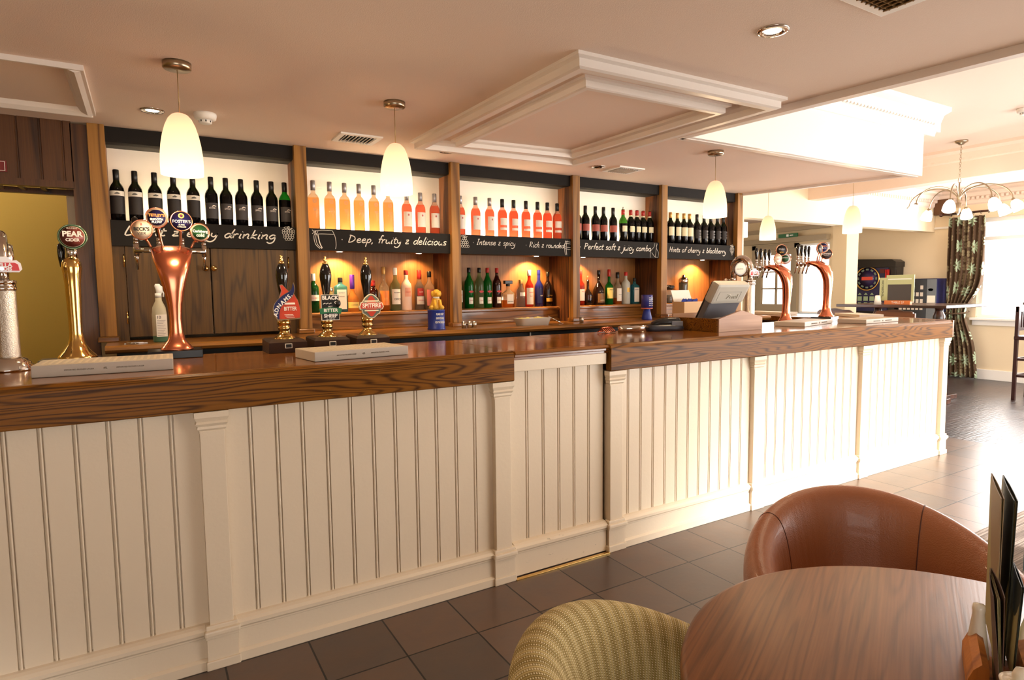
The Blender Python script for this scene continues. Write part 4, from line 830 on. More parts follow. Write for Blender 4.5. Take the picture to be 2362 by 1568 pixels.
# chrome tower (twice)
def chrome_tower(label, loc, rz, lens):
    t = thing('beer_tap_tower', label, 'beer tap', loc, rz, 'chrome lager towers')
    FR = M('condensation_frosted_chrome', (214, 204, 190), .3, .9, bump=.35, bscale=260)
    B().lathe([(.0001, 0), (.078, 0), (.080, .006), (.074, .012), (.076, .018), (.068, .024), (.069, .030), (.060, .036), (.058, .042), (.040, .052), (.0001, .052)], 36).obj('base', CHROME, t)
    B().lathe([(.040, .045), (.0375, .06), (.0365, .30), (.036, .31)], 32).obj('column', FR, t)
    b = B().lathe([(.040, .305), (.041, .31), (.041, .318), (.038, .32), (.038, .33), (.041, .332), (.041, .342), (.020, .345)], 32)
    b.obj('collar', CHROME, t)
    b = B(); pts = [(0, 0, .34), (0, 0, .42)]+[(0, .075-.075*math.cos(a), .43+.085*math.sin(a)) for a in [PI*i/12 for i in range(1, 12)]]+[(0, .15, .42), (0, .15, .36)]
    b.tube(pts, [.020, .022]+[.0235]*11+[.019, .016], 18); b.sphere(.02, T(0, .15, .352), 14, 8); b.tube([(0, .15, .35), (0, .21, .345)], .008, 10); b.sphere(.016, T(0, .215, .345), 12, 8)
    b.obj('arch', CHROME, t)
    mt = T(-.012, .072, .43) @ RZ(-PI/2) @ FACE
    g = B().lathe([(.0001, -.05), (.052, -.05), (.060, -.03), (.060, .0), (.055, .006), (.050, .006)], 32, mt).obj('lens_housing', CHROME, t)
    B().lathe([(.0001, .012), (.035, .010), (.05, .006)], 32, mt).obj('lens', M('lit_white_lens', (245, 243, 238), .3, emit=(255, 250, 240), es=lens), g)
    text('STELLA ARTOIS', .008, GREY, g, mt @ T(0, 0, .0135))
    mt2 = T(.012, .072, .43) @ RZ(PI/2) @ FACE
    g2 = B().lathe([(.0001, -.01), (.060, -.01), (.060, .0), (.055, .006), (.050, .006)], 32, mt2).obj('lens_housing', CHROME, t)
    B().lathe([(.0001, .012), (.035, .010), (.05, .006)], 32, mt2).obj('lens', M('lit_white_lens', (245, 243, 238), .3), g2)
    RW = M('white_enamel', (236, 234, 238), .25); R2 = M('red_enamel', (204, 44, 48), .3)
    sh = [(-.050, -.022), (.050, -.022), (.060, -.010), (.056, .012), (.044, .024), (.030, .022), (.018, .036), (-.018, .036), (-.030, .022), (-.044, .024), (-.056, .012), (-.060, -.010)]
    mb = T(0, -.036, .395) @ FACE
    s0 = B().prism(sh, -.006, .002, mb).obj('shield_badge', RW, t)
    B().prism([(x*.86, -.016 if z < 0 else min(z*.62, .014)) for x, z in sh], .002, .004, mb).obj('red_panel', R2, s0)
    text('STELLA', .019, RW, s0, mb @ T(0, .004, .0048), bold=.0008); text('ARTOIS', .017, RW, s0, mb @ T(0, -.010, .0048), bold=.0008)
    B().cyl(.007, 0, .03, 10, T(0, -.03, .385) @ FACE).obj('badge_arm', CHROME, t)
    return t
chrome_tower('chrome lager tower with frosted column at the left edge of the bar', (-.458, 2.99, ZT), .15, .3)
chrome_tower('chrome lager tower with frosted column and round lit lens behind the till', (4.02, 3.12, ZT), .1, 1.2)
# hand pumps
def pump(label, loc, clip):
    t = thing('hand_pump', label, 'hand pump', loc, 0, None)
    b = B(); b.add([(-.088, -.085, 0), (.088, -.085, 0), (.088, .10, 0), (-.088, .10, 0), (-.086, -.095, .05), (.086, -.095, .05), (.086, .10, .058), (-.086, .10, .058), (-.074, -.068, .062), (.074, -.068, .062), (.074, .10, .064), (-.074, .10, .064)],
                   [(3, 2, 1, 0), (0, 1, 5, 4), (1, 2, 6, 5), (2, 3, 7, 6), (3, 0, 4, 7), (4, 5, 9, 8), (5, 6, 10, 9), (6, 7, 11, 10), (7, 4, 8, 11), (8, 9, 10, 11)]); b.obj('casing', DKBR, t)
    p = B().box(-.016, -.099, .022, .016, -.092, .044, .001).obj('maker_plate', PAPER, t); B().box(-.013, -.1005, .025, .013, -.099, .041).obj('plate_print', INK, p)
    B().lathe([(.0001, .060), (.052, .062), (.050, .066), (.035, .078), (.024, .088), (.020, .100), (.027, .108), (.029, .118), (.022, .124), (.030, .130), (.031, .148), (.025, .156), (.030, .17), (.022, .20), (.014, .23), (.0001, .235)], 32).obj('brass_stem', BRASS, t)
    B().lathe([(.013, .225), (.014, .24), (.016, .27), (.021, .305), (.0275, .345), (.029, .37), (.026, .395), (.018, .418), (.013, .426), (.0001, .427)], 28).obj('handle', BLKG, t)
    B().lathe([(.0145, .424), (.0145, .431), (.009, .436), (.006, .441), (.009, .446), (.006, .451), (.005, .455), (.007, .459), (.005, .464), (.0001, .466)], 18).obj('finial', BRASS, t)
    B().tube([(.022, .03, .0), (.024, .03, .12)], .009, 10).obj('steel_pipe', STEEL, t)
    clip(t)
    sx_, sz_ = {'clip_adnams': (1.18, 1.30), 'clip_sheep': (1.12, 1.10), 'clip_spit': (1.08, 1.08)}[clip.__name__]
    mm = T(.004, 0, .150) @ Matrix.Diagonal((sx_, 1, sz_, 1)) @ T(-.004, 0, -.150)
    for c in t.children:
        if c.name.startswith('pump_clip'):
            for o in [c]+list(c.children): o.data.transform(mm)
    return t
def outline(poly, s): cx = sum(p[0] for p in poly)/len(poly); cz = sum(p[1] for p in poly)/len(poly); return [(cx+(p[0]-cx)*s, cz+(p[1]-cz)*s) for p in poly]
YC = -.045
def clip_adnams(t):
    m = T(.004, YC, 0) @ FACE; R1 = M('ale_red', (190, 62, 34), .35); RB = M('ribbon_navy', (30, 36, 84), .3)
    body = [(-.030, .152), (.056, .156), (.058, .19), (.048, .225), (.032, .252), (.010, .262), (-.012, .285), (-.022, .283), (-.016, .262), (-.026, .235), (-.030, .20)]
    g = B().prism(body, -.006, .004, m).obj('pump_clip', CHROME, t); B().prism(outline(body, .94), .004, .006, m).obj('clip_face', R1, g)
    rib = catmull([(-.036, .152), (-.052, .185), (-.045, .215), (-.015, .243), (.012, .258), (.026, .272), (.031, .292), (.036, .279), (.036, .262), (.026, .240), (.004, .222), (-.018, .203), (-.028, .182), (-.030, .152)], 3)
    B().prism(rib, .006, .0105, m).obj('ribbon_edge', CHROME, g); B().prism(outline(rib, .93), .0105, .0115, m).obj('ribbon', RB, g)
    word = 'ADNAMS.'; pth = [(-.041, .174, 1.25), (-.037, .190, 1.1), (-.027, .205, .9), (-.014, .218, .75), (.0, .229, .65), (.012, .239, .65), (.020, .246, .7)]
    for ch, (x, z, a) in zip(word, pth): text(ch, .021, WPL, g, m @ T(x, z, .0118) @ RZ(a), bold=.0006)
    text('BITTER', .020, PAPER, g, m @ T(.016, .194, .0066), bold=.0004, sx=.8); B().prism([(-.006, .210), (.036, .210), (.034, .217), (-.004, .217)], .006, .0075, m).obj('banner', PAPER, g)
    b = B(); [b.box(-.004+i*.004, YC-.0075, .172-(i % 3)*.005, .030+i*.003, YC-.006, .1735-(i % 3)*.005) for i in range(3)]; b.obj('small_print', PAPER, g)
def clip_sheep(t):
    m = T(.006, YC, 0) @ FACE
    body = [(-.039, .146), (.039, .146), (.039, .262), (-.039, .262)]; BK = M('clip_black', (24, 24, 24), .35); GR = M('clip_green', (40, 110, 72), .35)
    g = B().prism(outline(body, 1.0), -.006, .004, m).obj('pump_clip', PAPER, t); B().prism(outline(body, .955), .004, .0055, m).obj('clip_face', BK, g)
    B().prism(catmull([(-.050, .198), (-.025, .203), (0, .204), (.025, .203), (.050, .198), (.046, .184), (.044, .174), (.02, .179), (0, .180), (-.02, .179), (-.044, .174), (-.046, .184)], 2), .004, .010, m).obj('ribbon', GR, g)
    text('BLACK', .023, WPL, g, m @ T(0, .247, .006), bold=.0009); text('BITTER', .021, WPL, g, m @ T(0, .1905, .0104), bold=.0004, sx=.95); text('SHEEP', .022, WPL, g, m @ T(0, .166, .006), bold=.0009); text('Alc. 3.8% Vol.', .007, WPL, g, m @ T(0, .152, .006))
    text('BEST', .009, WPL, g, m @ T(0, .208, .006))
    b = B()                                                       # curly white ram's head and a few white dashes
    for i in range(14): a = i*.5; b.tube([(.030+.0008*i*math.cos(a), YC-.009, .228+.0008*i*math.sin(a)), (.030+.0008*(i+1)*math.cos(a+.5), YC-.009, .228+.0008*(i+1)*math.sin(a+.5))], .0018, 5)
    for i in range(3): ribbon(b, catmull([(-.026+i*.013, .219), (-.02+i*.013, .2235), (-.015+i*.013, .223)], 3), .0022, YC-.0066)
    b.obj('ram_drawing', WPL, g)
    B().sphere(.012, T(.040, YC-.006, .222), 12, 8, 1.4).obj('ram_head', BK, g)
def clip_spit(t):
    m = T(.008, YC, 0) @ FACE; CR = M('clip_cream', (232, 222, 190), .35); R1 = M('clip_red', (186, 58, 36), .35); G1 = M('clip_green_grey', (96, 104, 90), .4)
    out = [(-.038, .235), (-.030, .248), (-.012, .262), (.0, .266), (.012, .262), (.030, .248), (.038, .235), (.042, .228), (.052, .224), (.054, .212), (.062, .205), (.056, .192), (.045, .188), (.042, .172), (.030, .166), (.015, .152), (0, .148), (-.015, .152), (-.030, .166), (-.042, .172), (-.045, .188), (-.056, .192), (-.062, .205), (-.054, .212), (-.052, .224), (-.042, .228)]
    g = B().prism(out, -.006, .003, m).obj('pump_clip', CR, t); B().prism(outline(out, .93), .003, .0045, m).obj('clip_face', G1, g)
    B().prism(outline([(x*.62, z) for x, z in out], .84), .0045, .006, m).obj('inner_panel', R1, g)
    bar = [(-.055, .194), (.055, .194), (.060, .204), (.052, .224), (-.052, .224), (-.060, .204)]
    B().prism(bar, .004, .0085, m).obj('name_bar_edge', CR, g); B().prism(outline(bar, .92), .0085, .010, m).obj('name_bar', R1, g)
    text('SPITFIRE', .027, PAPER, g, m @ T(0, .209, .0105), bold=.0008, sx=.92)
    for z in (.186, .231): B().prism([(-.034, z-.003), (.034, z-.003), (.034, z+.003), (-.034, z+.003)], .004, .0075, m).obj('bar', CR, g)
pump('hand pump with navy and red Adnams Bitter clip, left of three', (.575, 3.12, ZT), clip_adnams)
pump('hand pump with black and green Black Sheep clip, middle of three', (.783, 3.12, ZT), clip_sheep)
pump('hand pump with red shield-shaped Spitfire clip, right of three', (.990, 3.12, ZT), clip_spit)
# bar runners (card-thick trays with print)
def runner(label, c, ang, lx, ly, h=.042, lettered=True):
    t = thing('bar_runner', label, 'bar mat', (c[0], c[1], ZT), ang, 'beige bar runners')
    RUN = M('beige_runner', (188, 176, 160), .45)
    B().box(-lx/2, -ly/2, 0, lx/2, ly/2, h, .003).obj('pad', RUN, t)
    if lettered:
        for x in (-.24, .24): text('IMPORTED PILSNER LAGER', lx*.017, M('brown_print', (110, 92, 70), .6), t, T(x*lx*.75, -ly/2-.0006, h*.5) @ FACE)
        text('4%', lx*.026, M('brown_print', (110, 92, 70), .6), t, T(0, -ly/2-.0006, h*.5) @ FACE)
        b = B(); [b.box(-lx*.45+i*lx*.05, -ly*.4, h, -lx*.45+i*lx*.05+lx*.02, ly*.4, h+.0006) for i in range(19)]; b.obj('rib', M('pale_rib', (204, 190, 168), .4), t)
    return t
runner('beige bar runner in front of the brass tap', (-.131, 2.752), -.035, .43, .225)
runner('beige bar runner in front of the hand pumps', (.785, 2.70), .12, .43, .24, .040)
runner('beige bar runner in front of the nearer curved copper tower', (4.31, 2.85), .25, .60, .22, .032, True)
runner('beige bar runner near the far front corner', (4.95, 2.72), .06, .52, .22, .032, True)
runner('beige bar runner on the return counter behind the far tower', (5.80, 3.28), 1.0, .45, .22, .028, False)
runner('beige bar runner farthest along the return counter', (6.0-.27, 4.2), 1.45, .55, .22, .028, False)
# till in its wooden holder
t = thing('till', 'grey slanted touch-screen till seen from behind', 'till', (3.40, 2.93, ZT), -.0)
TG = M('till_light_grey', (180, 175, 162), .45); TD = M('till_dark_grey', (92, 92, 96), .45)
mt = T(-.015, .02, .06) @ RZ(.05) @ RX(.50)
b = B().box(-.165, -.05, 0, .165, .0, .19, .015, mt); b.obj('rear_casing', TD, t)
b = B().box(-.17, -.062, .165, .17, .005, .315, .02, mt); b.obj('upper_casing', TG, t)
B().box(-.16, .001, .01, .16, .012, .30, .004, mt).obj('screen_bezel', BLK, t)
b = B(); [b.box(*q, 0, mt) for q in ((-.13, -.0635, .19, .10, -.062, .192), (-.13, -.0635, .258, .10, -.062, .26), (-.13, -.0635, .19, -.128, -.062, .26), (.098, -.0635, .19, .10, -.062, .26))]; b.obj('raised_frame', M('till_mid_grey', (150, 146, 136), .45), t)
text('Zonal', .05, TG, t, mt @ T(.02, -.064, .222) @ FACE, 'embossed_lettering', .002)
B().tube([(-.10, -.03, .07), (.12, -.03, .07)], .022, 14).obj('hinge_cover', TG, t)
B().box(-.10, -.05, .0, .12, .06, .06, .008).obj('foot', TD, t)
t = thing('till_holder', 'wooden tray with a peaked end panel around the till', 'till holder', (3.17, 2.90, ZT))
PLY = wood('pale_plywood', (150, 108, 80), (184, 144, 112), 'X', .45, 0, 1, .6, 2)
poly = [(-.0, 0), (.43, 0), (.43, .085), (.22, .135), (0, .085)]
B().prism(poly, -.012, .006, T(0, -.205, 0) @ FACE).obj('peaked_end_panel', PLY, t)
B().box(-.008, -.20, 0, .008, .26, .086).obj('side_panel', FASC, t)
B().box(.422, -.20, 0, .43, .20, .075).box(0, .19, 0, .43, .20, .11).obj('inner_panel', PLY, t)
# card machine, bottle opener scoop
t = thing('card_machine', 'black and grey card payment machine left of the till', 'card machine', (3.02, 3.02, ZT), -.35)
BD = M('dark_slate_plastic', (52, 54, 64), .35)
B().loft([(T(0, 0, .0), .125, .052, .5), (T(0, 0, .02), .128, .054, .5), (T(.0, 0, .042), .118, .046, .5)], 28).obj('base', BD, t)
B().loft([(T(.0, 0, .036), .11, .042, .5), (T(.01, 0, .060), .10, .042, .5), (T(.035, 0, .082), .065, .038, .5), (T(.045, 0, .088), .045, .032, .5)], 28).obj('body', BLK, t)
B().box(.03, -.047, .03, .112, .045, .065, .006).obj('roll_cover', M('grey_plastic', (110, 112, 120), .4), t)
t = thing('ash_scoop', 'curved polished steel napkin holder lying on the bar', 'holder', (2.78, 3.08, ZT), -.5)
pts = [(-.09, 0), (.09, 0), (.095, .02), (.07, .038), (0, .042), (-.07, .032), (-.09, .015)]
B().loft([(T(0, 0, 0), .095, .05, .8), (T(0, 0, .030), .095, .05, .8), (T(.01, 0, .042), .085, .046, .8)], 28).obj('shell', CHROME, t); t.name = 'napkin_holder'
t = thing('wire_rack', 'copper coloured wire rack lying beside the steel holder', 'rack', (2.60, 3.13, ZT), .4)
b = B()
for i in range(6): b.tube([(-.07+i*.026, -.035, .006), (-.06+i*.026, 0, .034), (-.05+i*.026, .035, .006)], .0035, 6)
b.tube([(-.075, -.035, .006), (.065, -.035, .006)], .004, 6).tube([(-.055, .035, .006), (.085, .035, .006)], .004, 6).tube([(-.064, 0, .035), (.074, 0, .035)], .004, 6); b.obj('wire', COPPER, t)
# =====================================================================================  CEILING FITTINGS
def shade_mat():
    m = M('opal_glass_shade', (255, 240, 214), .25); N, Lk, b = nodes(m)
    tc = N.new('ShaderNodeTexCoord'); sp = N.new('ShaderNodeSeparateXYZ'); Lk.new(tc.outputs['Object'], sp.inputs[0])
    mr = N.new('ShaderNodeMapRange'); mr.inputs['From Min'].default_value = -.46; mr.inputs['From Max'].default_value = -.20; Lk.new(sp.outputs['Z'], mr.inputs['Value'])
    cr = N.new('ShaderNodeValToRGB'); e = cr.color_ramp.elements; e[0].color = lin((255, 240, 200)); e[0].position = 0; e[1].color = lin((230, 158, 120)); e[1].position = 1
    q = e.new(.45); q.color = lin((250, 222, 160)); q = e.new(.75); q.color = lin((240, 190, 140)); Lk.new(mr.outputs[0], cr.inputs['Fac']); Lk.new(cr.outputs['Color'], b.inputs['Emission Color'])
    b.inputs['Base Color'].default_value = lin((110, 96, 76)); b.inputs['Emission Strength'].default_value = 1.5; return m
SHM = shade_mat()
def pendant(label, x, y, ztop=ZC, L=.205, cord=True):
    t = thing('pendant_lamp', label, 'pendant lamp', (x, y, ztop), 0, 'pendant lamps over the bar')
    B().lathe([(.0001, 0), (.052, 0), (.052, -.022), (.048, -.026), (.0001, -.027)], 28).obj('ceiling_rose', NICKEL, t)
    dz = -(ztop-2.10)
    B().tube([(0, 0, -.026), (0, 0, dz)], .0018, 6).obj('cord', M('cord_brass', (170, 140, 90), .4, .5), t)
    off = dz+.205
    pr = [(.018, -.197), (.030, -.203), (.043, -.218), (.055, -.245), (.065, -.28), (.0725, -.32), (.077, -.36), (.0785, -.40), (.078, -.438), (.0765, -.438), (.0765, -.40), (.075, -.36), (.0705, -.32), (.063, -.28), (.053, -.247), (.041, -.222), (.028, -.206), (.018, -.200)]
    o = B().lathe(pr, 36).obj('lamp_shade', SHM, t); o.location = (0, 0, off)
    o = B().sphere(.025, T(0, 0, -.36), 14, 8, 1.3).obj('bulb', BULB, t); o.location = (0, 0, off)
    point('pendant_glow', (x, y, 2.10-.262), 10, (1, .72, .42), .04)
    return t
pendant('glowing bell pendant lamp nearest the left, above the copper tower', .157, 2.83)
pendant('glowing bell pendant lamp above the hand pumps', 1.087, 2.90)
pendant('glowing bell pendant lamp over the till', 3.335, 2.88)
pendant('glowing bell pendant lamp hanging on a long cord at the bar end, left one', 5.41, 4.0, ZH)
pendant('glowing bell pendant lamp hanging on a long cord, right of the far towers', 5.46, 3.17, ZH)
def downlight(label, x, y, power, z=ZC, lit=True):
    t = thing('downlight', label, 'downlight', (x, y, z), 0, 'recessed downlights')
    B().lathe([(.030, -.001), (.034, -.006), (.050, -.007), (.055, -.003), (.055, 0)], 28).obj('ring', CHROME, t)
    B().lathe([(.0001, -.002), (.030, -.002)], 24).obj('lens', BULB if lit else STEEL, t)
    if lit: spot('downlight_beam', (x, y, z-.012), (0, 0, -1), power, (1, .78, .52), 100, .8, .03)
downlight('recessed downlight over the front of the room, upper right', 1.973, 1.456, 24)
downlight('recessed downlight left of the first pendant, near the back bar', .08, 3.60, 24)
downlight('recessed downlight between the second pendant and the ceiling moulding', 1.748, 3.72, 24)
downlight('unlit recessed downlight beside the far ceiling vent', 2.958, 3.655, 0, lit=False)
def detector(label, x, y, z):
    t = thing('smoke_detector', label, 'smoke detector', (x, y, z))
    B().lathe([(.0001, 0), (.052, 0), (.054, -.008), (.050, -.028), (.036, -.034), (.0001, -.034)], 28).obj('base', WPL, t)
    b = B().lathe([(.030, -.034), (.030, -.048), (.022, -.052), (.0001, -.052)], 20); b.obj('sensor', WPL, t)
    b = B(); [b.box(.024, -.003, -.046, .0308, .003, -.037, 0, RZ(i*PI/4)) for i in range(8)]; b.obj('slot', DARK, t)
detector('white round smoke detector right of the first pendant', .312, 3.54, ZC)
detector('white smoke detector on the high ceiling at the right edge', 6.13, 2.19, ZH)
def vent(label, cx, cy, lx, ly, rz, n, along='Y', grille=None):
    t = thing('ceiling_vent', label, 'vent', (cx, cy, ZC), rz, 'ceiling vents')
    b = B(); f = .03
    b.box(-lx/2, -ly/2, -.010, lx/2, -ly/2+f, 0, .002).box(-lx/2, ly/2-f, -.010, lx/2, ly/2, 0, .002).box(-lx/2, -ly/2+f, -.010, -lx/2+f, ly/2-f, 0).box(lx/2-f, -ly/2+f, -.010, lx/2, ly/2-f, 0); b.obj('frame', WHITE, t)
    B().box(-lx/2+f, -ly/2+f, -.0015, lx/2-f, ly/2-f, -.001).obj('backing', DARK, t)
    b = B()
    for i in range(n):
        x = -lx/2+f+(lx-2*f)*(i+.5)/n; b.box(-.0015, -ly/2+f, -.008, .0015, ly/2-f, .008, 0, T(x, 0, -.009) @ RY(.7))
    if grille:
        for j in range(grille): y = -ly/2+f+(ly-2*f)*(j+.5)/grille; b.box(-lx/2+f, y-.0015, -.012, lx/2-f, y+.0015, -.003)
    b.obj('slats', M('tan_mesh', (150, 120, 80), .5, .3) if grille else WHITE, t); return t
vent('small white slatted ceiling vent left of the second pendant', 1.135, 3.665, .25, .21, 0, 9)
vent('small white slatted ceiling vent near the far downlight', 3.20, 3.65, .25, .21, 0, 9)
vent('gold mesh ceiling vent with white frame at the top right edge', 2.19-.22, 1.20-.21, .42, .40, 0, 14, 'Y', 14)
# picture-frame ceiling mouldings
def moulding(b, P, w, h):
    """four mitred members following a quadrilateral P, profile stepped inward"""
    n = len(P); c = Vector((sum(p[0] for p in P)/n, sum(p[1] for p in P)/n))
    def inset(d):
        out = []
        for i in range(n):
            p = Vector(P[i]); a = (Vector(P[i-1])-p).normalized(); e = (Vector(P[(i+1) % n])-p).normalized(); out.append(p+(a+e)*d)
        return out
    prof = [(-.02, ZC), (-.02, ZC-h*.25), (0, ZC-h*.35), (0, ZC-h*.9), (w*.15, ZC-h), (w*.55, ZC-h), (w*.7, ZC-h*.5), (w, ZC-h*.3), (w, ZC)]
    rings = [(inset(d), z) for d, z in prof]
    for (r0, z0), (r1, z1) in zip(rings[:-1], rings[1:]):
        for i in range(n):
            j = (i+1) % n; b.add([(*r0[i], z0), (*r0[j], z0), (*r1[j], z1), (*r1[i], z1)], [(0, 1, 2, 3)])
MOULD = M('moulding_white_paint', (232, 222, 212), .4)
b = B(); moulding(b, [(1.490, 1.956), (2.690, 1.93), (2.640, 3.53), (1.455, 3.56)], .085, .055); moulding(b, [(1.676, 2.155), (2.545, 2.14), (2.505, 3.36), (1.665, 3.42)], .06, .045)
struct('trim_9', b, MOULD)
# left ceiling hatch: open box frame hanging just below the ceiling
b = B(); hx, hy0, hy1 = -.175, 3.05, 3.765
b.box(-1.9, hy0-.012, ZC-.022, hx+.012, hy0, ZC).box(-1.9, hy1, ZC-.03, hx+.0, hy1+.012, ZC).box(hx, hy0, ZC-.022, hx+.012, hy1, ZC)
b.prism([(0, 0), (.0, -.028), (.02, -.035), (.045, -.02), (.06, 0)], 0, 1.72, Matrix(((0, 0, 1, -1.9), (-1, 0, 0, hy1), (0, 1, 0, ZC), (0, 0, 0, 1))))
b.prism([(0, 0), (.0, -.022), (.02, -.03), (.045, -.02), (.06, 0)], 0, .71, Matrix(((-1, 0, 0, hx), (0, 0, 1, hy0), (0, 1, 0, ZC), (0, 0, 0, 1))))
struct('trim_10', b, MOULD)
# chandelier
t = thing('chandelier', 'brushed metal chandelier with arched arms and white glass tulip shades', 'chandelier', (6.93, 2.97, ZH))
B().lathe([(.0001, 0), (.055, 0), (.055, -.015), (.03, -.028), (.02, -.04), (.0001, -.042)], 24).obj('ceiling_rose', NICKEL, t)
b = B()
for i in range(13):
    z = -.055-i*.0235; m = T(0, 0, z) @ (RZ(PI/2) if i % 2 else Matrix())
    b.tube([(.008*math.cos(a), 0, .015*math.sin(a)) for a in [2*PI*k/10 for k in range(10)]], .002, 6, m, True)
b.tube([(.028*math.cos(a), 0, .028*math.sin(a)-.385) for a in [2*PI*k/16 for k in range(16)]], .003, 6, None, True); b.obj('chain', NICKEL, t)
B().tube([(0, 0, -.40), (0, 0, -.62)], .006, 10).lathe([(.026, -.60), (.030, -.605), (.012, -.70), (.006, -.715), (.0001, -.72)], 20).obj('stem', NICKEL, t)
TUL = M('lit_white_glass', (255, 250, 240), .3, emit=(255, 246, 232), es=1.6)
for i in range(8):
    a = i*PI/4+.25; R_ = .42; ca, sa = math.cos(a), math.sin(a)
    P = [(0.012*ca, .012*sa, -.62)]+[(R_/2*(1-math.cos(PI*k/10))*ca, R_/2*(1-math.cos(PI*k/10))*sa, -.60+.165*math.sin(PI*k/10)-.015*k/10) for k in range(1, 11)]
    arm = B().tube(catmull(P, 3), .006, 8).obj('arm', NICKEL, t)
    m = T(R_*ca, R_*sa, -.612) @ RZ(a) @ RY(-.5)
    B().lathe([(.014, .012), (.020, .0), (.020, -.008)], 14, m).obj('cup', NICKEL, arm)
    B().lathe([(.012, .0), (.032, -.02), (.047, -.055), (.052, -.09), (.055, -.112), (.053, -.112), (.045, -.055), (.030, -.023), (.0001, -.005)], 20, m).obj('glass_shade', TUL, arm)
point('chandelier_glow', (6.93, 2.97, ZH-.80), 8, (1, .9, .76), .1)
# =====================================================================================  FAR ROOM
# poseur table
TX0, TX1, TY0, TY1, TZ = 7.72, 8.72, 3.38, 4.66, 1.165
t = thing('poseur_table', 'tall dark wooden table in front of the gaming machine', 'table', (8.2, 4.0, 0))
B().box(TX0-8.2, TY0-4, TZ-.035, TX1-8.2, TY1-4, TZ, .005).obj('table_top', DARKW, t)
for y in (-.40, .30):
    l = B().lathe([(.055, .06), (.06, .12), (.035, .18), (.03, .3), (.045, .55), (.05, .75), (.03, .82), (.045, .85), (.030, .88), (.06, .98), (.065, 1.03), (.04, 1.09), (.045, 1.13)], 18, T(-.15, y, 0)).obj('turned_leg', DARKW, t)
B().box(-.2, -.55, .0, -.10, .45, .06, .01).box(-.42, -.42, 0, .35, -.34, .055, .01).box(-.42, .26, 0, .35, .34, .055, .01).obj('foot', DARKW, t)
CH = wood('bar_chair_wood', (52, 26, 14), (96, 56, 30), 'Y', .35, .2, 1, .4, 3)
def high_chair(label, x, y, rz, z=1.10, w=.40):
    t = thing('high_chair', label, 'chair', (x, y, 0), rz, 'wooden high chairs')
    B().box(-.19, -w/2, z-.36, .19, w/2, z-.32, .008).obj('seat', CH, t)
    pl = catmull([(-w/2, z-.15), (-w/2, z-.03), (-w*.25, z-.015), (0, z), (w*.25, z-.015), (w/2, z-.03), (w/2, z-.15)], 3)
    B().prism(pl, -.012, .012, T(-.20, 0, 0) @ RZ(PI/2) @ FACE).obj('backrest', CH, t)
    for s in (-1, 1):
        B().box(-.205, s*w/2-.018, 0, -.175, s*w/2+.018, z-.04, .004).obj('leg', CH, t)
        B().box(.155, s*w/2-.018, 0, .19, s*w/2+.018, z-.34, .004).obj('leg', CH, t)
        B().box(-.18, s*w/2-.010, .30, .16, s*w/2+.010, .33).obj('stretcher', CH, t)
    B().box(.165, -w/2, .24, .18, w/2, .27).obj('foot_rail', CH, t)
    return t
high_chair('dark wooden high chair at the tall table, left one', 7.50, 4.42, 0, 1.125, .42)
high_chair('dark wooden high chair at the tall table, right one', 7.50, 3.72, 0, 1.125, .40)
# bar stool at the right edge
t = thing('bar_stool', 'dark slat-backed bar stool cut off by the right edge', 'chair', (9.15, 2.98, 0))
DS = M('espresso_stained_wood', (52, 24, 22), .35)
for x, y, zt in ((-.18, .18, 1.13), (.18, .18, 1.13), (-.18, -.20, .73), (.18, -.20, .73)): B().box(x-.02, y-.018, 0, x+.02, y+.018, zt, .004).obj('leg', DS, t)
B().box(-.21, -.22, .73, .21, .20, .775, .01).obj('seat', DS, t)
b = B().box(-.20, .165, 1.06, .20, .195, 1.13, .005).box(-.18, .17, .84, .18, .19, .875); b.obj('back_rail', DS, t)
for x in (-.12, -.06, 0, .06, .12): B().box(x-.012, .172, .86, x+.012, .188, 1.07).obj('slat', DS, t)
for z in (.28, .48): B().box(-.18, .172, z, .18, .188, z+.03).box(-.188, -.2, z, -.172, .18, z+.03).box(.172, -.2, z+.04, .188, .18, z+.07).obj('stretcher', DS, t)
t = thing('poseur_table', 'tall dark wooden table behind the slat-backed bar stool', 'table', (9.65, 2.75, 0))
B().box(-.30, -.5, 1.14, .35, .50, 1.17, .004).obj('table_top', DARKW, t); B().cyl(.04, .03, 1.14, 16).obj('column', DARKW, t); B().lathe([(.0001, 0), (.22, 0), (.22, .02), (.05, .04)], 24).obj('foot', DARKW, t)
# pedestal at the right edge (turned pale wood)
t = thing('pedestal_planter', 'moulded pale wooden pedestal top at the right edge', 'pedestal', (6.20, 1.93, 0))
PW = M('pale_pink_wood', (196, 156, 132), .45)
B().lathe([(.05, 0), (.055, .02), (.07, .05), (.075, .08), (.095, .095), (.115, .11), (.12, .13), (.115, .15), (.10, .165), (.0001, .17)], 28).obj('pedestal', PW, t)
# menu stand, cup on the tall table
t = thing('menu_stand', 'pale green menu board with dark square on an orange numbered block', 'menu stand', (7.90, 3.98, TZ))
MG = M('pale_green_card', (176, 178, 130), .6)
m2 = RZ(-PI/2)
B().box(-.16, -.025, .0, .14, .025, .05, .003, m2).obj('block', M('orange_block', (206, 112, 46), .5), t); text('TABLE 37', .036, PAPER, t, m2 @ T(0, -.026, .024) @ FACE)
B().box(-.23, -.006, .045, -.15, .006, .33, 0, m2).box(-.15, -.008, .04, .17, .004, .36, 0, m2).obj('card', MG, t)
B().box(-.13, -.010, .045, .14, -.008, .245, 0, m2).obj('dark_panel', M('charcoal_panel', (66, 58, 52), .6), t); B().box(-.13, -.010, .305, .14, -.008, .315, 0, m2).obj('white_line', WPL, t)
text('TENDERLOIN', .035, INK, t, m2 @ T(-.19, -.0075, .19) @ FACE @ RZ(PI/2))
